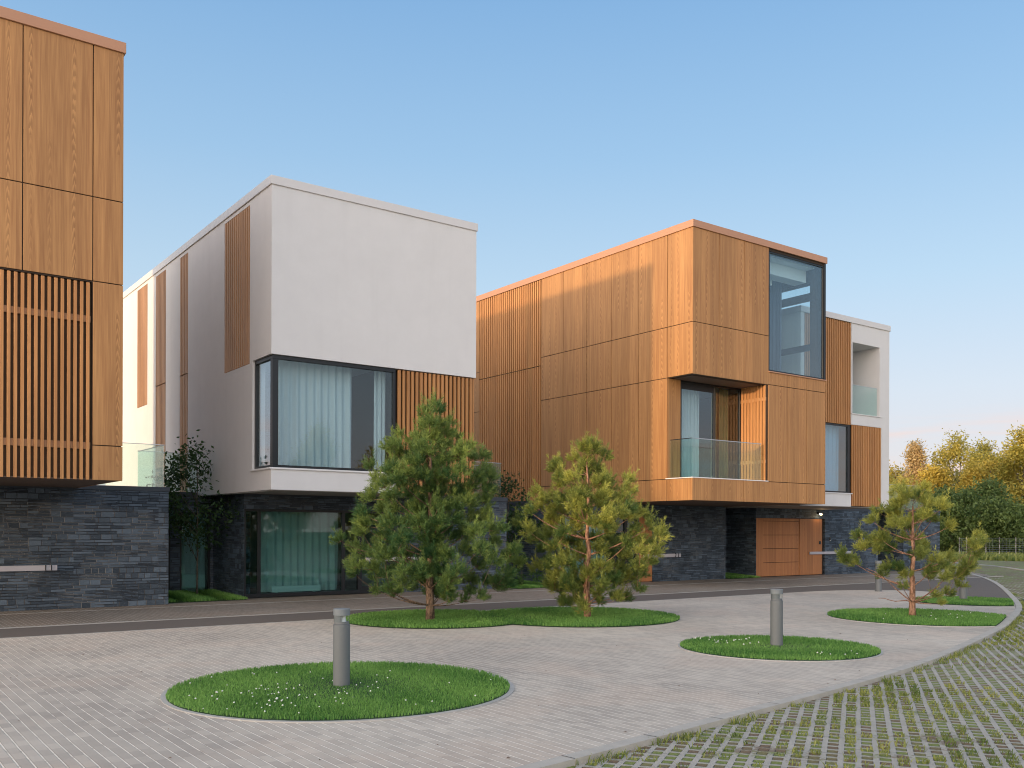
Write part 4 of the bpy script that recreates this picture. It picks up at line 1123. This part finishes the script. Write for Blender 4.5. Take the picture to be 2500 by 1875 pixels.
    wv = norm(np.cross(nd, r.normal(0, 1, (S, nn, 3)))) * r.uniform(.0055, .0085, (S, nn))[..., None]
    V = np.stack([root - wv * .5, root + wv * .5, tip + wv * .25, tip - wv * .25], 2).reshape(-1, 4, 3)
    tone = np.clip(r.normal(base_tone, .10, (S, 1)) + cts[:, None] + (zs[:, None] / H) ** 2 * ys + (r.random((S, 1)) < .10) * .3 + r.normal(0, .08, (S, nn)) + u * .12, 0, 1).ravel()  # yellower with height: new growth plus sunlight put into the tone
    leaf_mesh('crown', V, tone, 4, mat, t)
    return t
P1 = P2 = P3 = ''
P1="6 394 9 12 379 15 -8 377 12 -11 359 15 9 356 17 -17 336 17 3 333 17 32 362 10 27 339 15 44 339 10 -23 312 17 -3 307 20 21 310 17 44 318 15 -55 336 9 70 315 12 73 298 12 -43 292 17 -20 286 17 3 283 17 27 286 17 50 292 17 -58 301 12 96 295 12 96 272 17 85 260 17 -102 280 9 -102 260 15 -84 245 15 -108 237 12 -67 248 17 -61 272 15 -35 260 20 -8 257 20 15 257 17 38 260 17 62 266 17 70 242 17 44 234 20 18 234 20 -8 234 20 -35 234 20 -58 225 17 -81 222 15 -102 222 15 108 260 15 105 237 15 96 219 17 70 213 20 44 207 20 18 207 20 -11 205 23 -38 205 20 -64 202 17 -90 202 15 -113 193 15 -108 175 17 -84 175 17 -58 175 20 -32 178 20 -6 175 23 21 178 20 47 181 20 73 184 20 99 190 17 108 167 17 85 161 20 56 155 20 27 152 23 -3 149 20 -32 149 20 -61 149 20 -90 152 20 -113 161 12 -154 146 12 -148 129 15 -131 120 17 -110 126 15 -90 123 17 -119 103 17 -96 97 17 -70 117 17 -46 120 17 -20 120 17 6 120 17 35 120 20 64 126 20 91 132 17 114 140 15 129 167 12 -137 85 12 -113 76 15 -87 79 15 -61 91 17 -32 91 17 -3 94 17 27 91 20 56 94 20 85 100 17 114 108 17 137 114 15 152 129 15 155 105 15 137 88 15 -90 56 9 -61 62 12 -38 73 17 -8 68 17 12 65 17 38 62 17 67 68 17 96 68 15 120 68 15 140 68 12 -11 47 15 12 44 15 38 44 12 67 44 12 96 41 9 126 56 12"
P2="-6 318 17 -23 301 14 -3 287 19 13 315 11 10 282 14 -62 282 10 -56 262 14 -45 254 19 -31 260 14 27 274 14 22 254 17 38 260 14 33 238 17 77 262 11 74 240 17 60 221 17 69 201 14 -95 238 11 -87 221 14 -67 226 17 -45 221 19 -23 226 17 -6 238 11 -62 204 17 -40 199 14 -17 188 14 5 215 17 24 210 17 44 215 17 49 193 17 27 188 17 5 176 17 33 165 17 55 171 14 -109 199 11 -126 179 11 -112 165 14 -95 149 17 -73 157 17 -78 129 17 -56 135 17 -40 143 14 -23 138 14 -51 107 17 -67 104 14 -34 101 14 -9 121 14 -62 79 17 -70 65 11 -45 74 14 -23 79 14 -1 93 14 22 99 17 41 121 17 60 135 14 71 115 17 88 99 17 60 93 17 102 79 14 83 74 17 66 60 14 91 57 11 41 77 17 27 65 14 116 193 10 116 174 14 99 165 14 127 157 17 110 143 17 91 149 14 130 138 14 116 124 14 88 126 14 -45 54 11 -23 49 14 -6 60 11 16 49 11 -40 27 14 -17 24 14 49 40 11 74 35 11 22 32 8"
P3="5 247 10 -14 242 14 -29 235 14 5 232 14 24 237 14 -29 218 14 -38 208 14 -14 220 14 14 220 14 33 223 14 29 211 14 45 218 10 -48 204 12 -33 199 14 -5 194 12 14 199 14 -67 185 12 -52 177 14 -33 180 14 -17 187 12 33 189 17 50 187 14 62 175 12 24 173 14 -79 154 14 -62 151 17 -81 134 12 -48 139 17 -57 130 14 -33 130 14 -19 122 12 -29 142 14 22 151 14 41 146 17 57 142 14 26 132 14 48 127 14 72 137 14 88 142 12 100 156 12 84 122 10 67 113 12 48 113 12 12 113 12 -126 122 10 -117 111 12 -105 103 12 -124 108 10 -45 94 12 -29 94 14 -14 80 12 -33 77 10 10 80 12 33 99 14 22 89 10 76 89 14 93 99 14 105 103 12 86 77 14 100 82 14 67 80 12 53 75 10 115 87 10 93 60 10 -38 58 7 29 44 7 72 44 12 48 27 6 57 39 6"

pine((8.84, 14.56), P1, 3.95, .072, 'tallest and densest green pine, on the left half of the double lawn', 1, M['needle'], M['barkpine'], 1.2, .25, base_tone=.13, core=34)
pine((11.52, 13.30), P2, 3.32, .058, 'medium pine with yellow green tips on the right half of the double lawn', 2, M['needle2'], M['barkpine2'], 1.3, .4, ys=.5, base_tone=.15, core=14)
pine((16.94, 9.99), P3, 2.48, .056, 'small sparse pine with bare pinkish limbs on the right hand lawn', 3, M['needle2'], M['barkpine2'], 1.3, .0, lead=1, bare=[(-.62, .36, .30, .1), (-.95, .95, .50, -.15), (.55, .42, .35, .2)], ys=.35)

# ------------------------------------------------------------------ broad leaved trees
def leafy(name, base, H, R, z0, n, size, mat, bmat, label, cat, group, seed, trunk=.05, clumpn=40, shape=1.0, droop=0.0, limbs=7, spread=.16, lean=0.0):
    r = np.random.default_rng(seed)
    t = thing(name, (0, 0, 0), label, cat, group)
    bx = by = 0.0
    tk = MB()
    zt = z0 + (H - z0) * .8
    k = 8; path = [(bx + lean * (q / k) ** 1.5 * H * .1 + r.normal(0, .012 * H / 4) * min(1, q), by + r.normal(0, .012 * H / 4) * min(1, q), -.05 + zt * q / k) for q in range(k + 1)]
    tk.tube(path, [trunk * (1 - .8 * q / k) for q in range(k + 1)], 9)
    # clump centres inside an uneven crown
    cc = []
    while len(cc) < clumpn:
        d = r.normal(0, 1, 3); d /= np.linalg.norm(d); q = r.uniform(.35, 1) ** .6
        zz = z0 + (H - z0) * (.5 + .5 * d[2] * q)
        f = (zz - z0) / (H - z0); prof = (math.sin(min(1, f * 1.02) * math.pi) ** .6 if shape > .9 else (1 - f) ** .75 * min(1, f * 6 + .3))
        lump = 1 + .22 * math.sin(3 * math.atan2(d[1], d[0]) + seed + f * 5)
        cc.append((bx + d[0] * q * R * prof * lump * 1.1, by + d[1] * q * R * prof * lump * 1.1, zz))
    cc = np.array(cc)
    for j in range(limbs):
        c = cc[r.integers(len(cc))]; zb = max(z0 * .8, c[2] - R * 1.0); f = min(zb / zt, .95) * k; i = int(f)
        p0 = np.array(path[i]) + (np.array(path[min(i + 1, k)]) - np.array(path[i])) * (f - i)
        mid = (p0 + c) / 2 + np.array([0, 0, -.08 * R])
        tk.tube([tuple((1 - q) ** 2 * p0 + 2 * q * (1 - q) * mid + q * q * c) for q in np.linspace(0, 1, 5)], [trunk * .38 * (1 - .8 * q) for q in np.linspace(0, 1, 5)], 5, False)
    tk.build('trunk', bmat, t, smooth=True)
    ci = r.integers(0, len(cc), n); sp = spread * R
    P = cc[ci] + r.normal(0, 1, (n, 3)) * [sp, sp, sp * .8] 
    if droop: P[:, 2] -= np.abs(r.normal(0, droop, n))
    nrm = norm(r.normal(0, 1, (n, 3)) + [0, 0, .6]); a = norm(np.cross(nrm, r.normal(0, 1, (n, 3)))); b = np.cross(nrm, a)
    s = size * r.uniform(.6, 1.25, (n, 1))
    V = np.stack([P - a * s, P - b * s * .45 - a * s * .1, P + b * 0 + a * s, P + b * s * .45 - a * s * .1], 1)
    ct = r.uniform(0, 1, len(cc)); tone = ct[ci] * .55 + r.uniform(0, .45, n)
    leaf_mesh('crown', V, tone, 4, mat, t); t.location = (*base, 0)
    return t
# in the courts
leafy('linden_tree', (7.30, 22.95), 3.75, .92, 1.15, 2600, .062, M['linden'], M['barkdark'], 'thin dark linden tree in the court left of the white house', 'tree', None, 71, .028, 46, limbs=16, spread=.2)
leafy('linden_tree', (16.7, 23.0), 3.35, .95, .9, 2600, .06, M['linden'], M['barkdark'], 'dark young tree in the court between the white house and the balcony house', 'tree', None, 72, .028, 40, limbs=14, spread=.2)
leafy('shrub', (16.5, 22.0), .95, .42, .05, 800, .035, M['shrub'], M['barkdark'], 'low leafy shrub in the court beside the stone corner', 'shrub', 'shrubs in the court', 73, .012, 16, limbs=8)
leafy('shrub', (17.1, 21.75), .7, .35, .05, 600, .035, M['shrub'], M['barkdark'], 'lower shrub right of the other one in the court', 'shrub', 'shrubs in the court', 74, .012, 12, limbs=8)

# trees behind the parking : px = x in the 2500 px wide photograph, D = distance ahead, top = height
def spot(px, D):
    s = (px - 1250) / 2281 * D; return (FW[0] * D + RT[0] * s, FW[1] * D + RT[1] * s)
FT = [  # golden and olive crowns carry sunlight, dark green ones shade, in leaf colour
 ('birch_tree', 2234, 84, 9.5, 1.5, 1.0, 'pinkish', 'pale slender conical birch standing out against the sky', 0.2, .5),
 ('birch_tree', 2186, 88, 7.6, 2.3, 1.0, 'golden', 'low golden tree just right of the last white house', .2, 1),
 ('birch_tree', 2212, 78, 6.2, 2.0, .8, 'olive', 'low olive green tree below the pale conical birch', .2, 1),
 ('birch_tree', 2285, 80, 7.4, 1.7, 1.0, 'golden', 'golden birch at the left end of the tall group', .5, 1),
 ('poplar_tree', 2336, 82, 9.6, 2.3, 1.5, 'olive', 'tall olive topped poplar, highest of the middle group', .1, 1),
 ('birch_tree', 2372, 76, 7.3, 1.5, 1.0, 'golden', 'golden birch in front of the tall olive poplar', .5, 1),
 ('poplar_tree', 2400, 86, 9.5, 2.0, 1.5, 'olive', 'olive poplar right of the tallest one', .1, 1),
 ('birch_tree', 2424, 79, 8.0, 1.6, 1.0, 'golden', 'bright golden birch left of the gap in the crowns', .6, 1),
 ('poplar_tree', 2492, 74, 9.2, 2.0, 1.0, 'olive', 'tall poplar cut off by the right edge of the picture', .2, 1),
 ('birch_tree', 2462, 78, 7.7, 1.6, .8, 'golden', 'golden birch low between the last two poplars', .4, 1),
 ('bush_tree', 2300, 70, 4.9, 2.1, .2, 'shadegreen', 'dark green bushy tree behind the sparse pine', .0, 1),
 ('bush_tree', 2360, 68, 4.8, 1.9, .2, 'shadegreen', 'dark green bushy tree below the golden birches', .0, 1),
 ('bush_tree', 2412, 69, 5.3, 2.0, .2, 'shadegreen', 'dark green bush tree with the steepest crown in the dark row', .0, 1),
 ('bush_tree', 2462, 67, 2.9, 1.6, .1, 'shadegreen', 'low dark bush at the foot of the right hand trees', .0, 1),
 ('bush_tree', 2250, 72, 4.2, 2.0, .2, 'shadegreen', 'dark green bush hidden behind the sparse pine', .0, 1),
 ('bush_tree', 2505, 66, 3.6, 1.7, .1, 'shadegreen', 'dark bush at the right edge of the picture', .0, 1),
 ('bush_tree', 2200, 76, 3.6, 1.9, .2, 'shadegreen', 'dark bush just right of the last white house', .0, 1),
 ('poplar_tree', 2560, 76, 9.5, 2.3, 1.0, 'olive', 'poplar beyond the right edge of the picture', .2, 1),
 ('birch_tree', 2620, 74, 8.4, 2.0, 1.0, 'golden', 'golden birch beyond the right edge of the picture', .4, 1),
 ('bush_tree', 2590, 67, 4.4, 2.0, .2, 'shadegreen', 'dark bush beyond the right edge of the picture', .0, 1),
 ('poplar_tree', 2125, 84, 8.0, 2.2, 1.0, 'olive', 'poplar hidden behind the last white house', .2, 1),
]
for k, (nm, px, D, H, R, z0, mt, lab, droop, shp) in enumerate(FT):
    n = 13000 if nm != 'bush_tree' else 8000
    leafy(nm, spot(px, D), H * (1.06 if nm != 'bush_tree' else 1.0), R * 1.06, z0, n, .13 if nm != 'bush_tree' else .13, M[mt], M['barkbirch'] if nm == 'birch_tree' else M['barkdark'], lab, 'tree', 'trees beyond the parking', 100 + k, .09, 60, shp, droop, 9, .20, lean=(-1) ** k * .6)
# unseen trees : west row added to block low sun, rear row for window reflections
def copy_tree(o, loc, label, s=1.0, rz=0.0):
    r = o.copy(); C.objects.link(r); r.location = loc; r['label'] = label; r.scale = (s, s, s); r.rotation_euler.z = rz
    for ch in list(o.children):
        c = ch.copy(); C.objects.link(c); c.parent = r; c.matrix_parent_inverse = ch.matrix_parent_inverse.copy()
    return r
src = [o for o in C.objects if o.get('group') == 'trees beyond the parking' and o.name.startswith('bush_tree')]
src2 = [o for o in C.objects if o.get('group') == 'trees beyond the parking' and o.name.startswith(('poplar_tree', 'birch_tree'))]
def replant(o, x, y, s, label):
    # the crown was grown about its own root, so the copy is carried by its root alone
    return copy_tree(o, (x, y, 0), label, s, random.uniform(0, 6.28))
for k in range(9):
    replant(src[k % 3], -54 - 3 * (k % 2), -16 + 3.3 * k, 1.0 + .12 * (k % 3), 'unseen dark tree added far left of the houses to block low sun')
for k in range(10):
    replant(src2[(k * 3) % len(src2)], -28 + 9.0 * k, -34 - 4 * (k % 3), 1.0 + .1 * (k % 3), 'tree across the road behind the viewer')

# wire fence in front of the trees
f = thing('wire_fence', (*spot(2380, 62.5), 0), 'low wire fence with pale posts in front of the dark bushes', 'fence')
fp = [spot(2342, 62.8), spot(2360, 62.2), spot(2384, 61.9), spot(2407, 61.7), spot(2440, 61.3), spot(2480, 60.8), spot(2530, 60.3)]
for k, (x, y) in enumerate(fp):
    MB().tube([(x, y, -.05), (x, y, 1.35 + .25 * (k in (3,)))], [.024, .024], 8).build('post', M['barkbirch'], f)
m = MB()
for (a, b) in zip(fp[:-1], fp[1:]):
    for q in range(9): m.tube([(a[0], a[1], .12 + q * .14), (b[0], b[1], .12 + q * .14)], [.008, .008], 3, False)
    L = math.hypot(b[0] - a[0], b[1] - a[1])
    for q in range(1, int(L / .2)):
        t_ = q * .2 / L; x, y = a[0] + (b[0] - a[0]) * t_, a[1] + (b[1] - a[1]) * t_; m.tube([(x, y, .1), (x, y, 1.26)], [.006, .006], 3, False)
m.build('mesh', M['fencewire'], f)

# ------------------------------------------------------------------ camera, sky, sun
cd = bpy.data.cameras.new('camera'); co = bpy.data.objects.new('camera', cd); C.objects.link(co)
co.location = CAM
co.rotation_euler = (Matrix.Rotation(YAW - math.pi / 2, 3, 'Z') @ Matrix.Rotation(math.pi / 2, 3, 'X') @ Matrix.Rotation(.0030, 3, 'Z')).to_euler()
cd.sensor_width = 36; cd.lens = 32.85; cd.shift_y = .1437; cd.clip_end = 3000; cd.clip_start = .05
bpy.context.scene.camera = co
SUN_EL, SUN_DIR = math.radians(SUNEL), (1.0, .13)
w = bpy.data.worlds.new('World'); bpy.context.scene.world = w; w.use_nodes = True
nt = w.node_tree; nt.nodes.clear()
W = NT.__new__(NT); W.t = nt
sky = nt.nodes.new('ShaderNodeTexSky'); sky.sky_type = 'NISHITA'; sky.sun_disc = False
sky.sun_elevation = math.radians(SKYEL); sky.sun_rotation = math.atan2(-SUN_DIR[0], -SUN_DIR[1])
sky.altitude = 150; sky.air_density = 1.0; sky.dust_density = 1.0; sky.ozone_density = 3.0
tc = nt.nodes.new('ShaderNodeTexCoord'); sp = nt.nodes.new('ShaderNodeSeparateXYZ'); nt.links.new(tc.outputs['Generated'], sp.inputs[0])
el = W.math('DIVIDE', W.math('ARCSINE', sp.outputs[2]), math.pi / 2)
rp = nt.nodes.new('ShaderNodeValToRGB'); nt.links.new(el, rp.inputs[0]); cr = rp.color_ramp
for k, (pos, col) in enumerate(SKYRAMP):
    e_ = cr.elements[k] if k < 2 else cr.elements.new(pos)
    e_.position = pos; e_.color = (*col, 1)
hl = W.math('SQRT', W.math('MAXIMUM', W.math('SUBTRACT', 1.0, W.math('POWER', sp.outputs[2], 2.0)), 1e-5))
def azdot(x, y):
    l = math.hypot(x, y); return W.math('ADD', W.math('MULTIPLY', sp.outputs[0], x / l), W.math('MULTIPLY', sp.outputs[1], y / l))
# broad evening brightness on the sunset side, opposite the view
back = W.math('POWER', W.math('MAXIMUM', W.math('ADD', .08, azdot(-1, BACKY)), 0.0), 1.3)
glow = W.math('POWER', W.math('MAXIMUM', azdot(-SUN_DIR[0], -SUN_DIR[1]), 0.0), 6.0)
low = W.math('POWER', W.math('SUBTRACT', 1.0, W.math('MAXIMUM', el, 0.0), clamp=True), 2.0)
def scale(col, f):
    return W.mix(1.0, col, W.comb(f, f, f), 'MULTIPLY')
def add(a_, b_): return W.mix(1.0, a_, b_, 'ADD')
wisp = W.noise(W.comb(W.math('MULTIPLY', sp.outputs[0], 2.0), W.math('MULTIPLY', sp.outputs[1], 2.0), W.math('MULTIPLY', sp.outputs[2], 22.0)), 1.6, 5, .6)
cl_ = W.math('MULTIPLY', W.ramp(wisp, .40, .62), W.math('MULTIPLY', W.ramp(el, .005, .03), W.math('SUBTRACT', 1.0, W.ramp(el, .05, .085))))
base = W.mix(W.math('MULTIPLY', cl_, .9), rp.outputs[0], (1.0, .70, .62))
base = W.mix(.18, scale(base, 1.0), scale(sky.outputs[0], .25))
col = add(base, scale(BACKC, back)); col = add(col, scale(GLOWC, W.math('MULTIPLY', glow, low)))
mul = W.mix(1.0, col, (1 / .15, 1 / .15, 1 / .15), 'MULTIPLY')
bg = nt.nodes.new('ShaderNodeBackground'); bg.inputs[1].default_value = .15
for nd in nt.nodes:
    if nd.type == 'MIX' : nd.clamp_result = False; nd.clamp_factor = True
wo = nt.nodes.new('ShaderNodeOutputWorld'); nt.links.new(mul, bg.inputs[0]); nt.links.new(bg.outputs[0], wo.inputs[0])
sd = bpy.data.lights.new('sun', 'SUN'); sd.energy = SUNE; sd.angle = math.radians(1.0); sd.color = (1.0, .70, .42)
so = bpy.data.objects.new('sun', sd); C.objects.link(so)
d = Vector((SUN_DIR[0], SUN_DIR[1], 0)).normalized() * math.cos(SUN_EL) + Vector((0, 0, -math.sin(SUN_EL)))
so.rotation_euler = d.to_track_quat('-Z', 'Y').to_euler()
sc = bpy.context.scene
sc.view_settings.view_transform = 'Standard'; sc.view_settings.look = 'None'; sc.view_settings.gamma = 1; sc.view_settings.use_curve_mapping = False
sc.view_settings.exposure = EXPO
sc.cycles.max_bounces = 8; sc.cycles.transparent_max_bounces = 24; sc.cycles.diffuse_bounces = 4
sc.cycles.use_denoising = True; sc.cycles.filter_width = 1.05
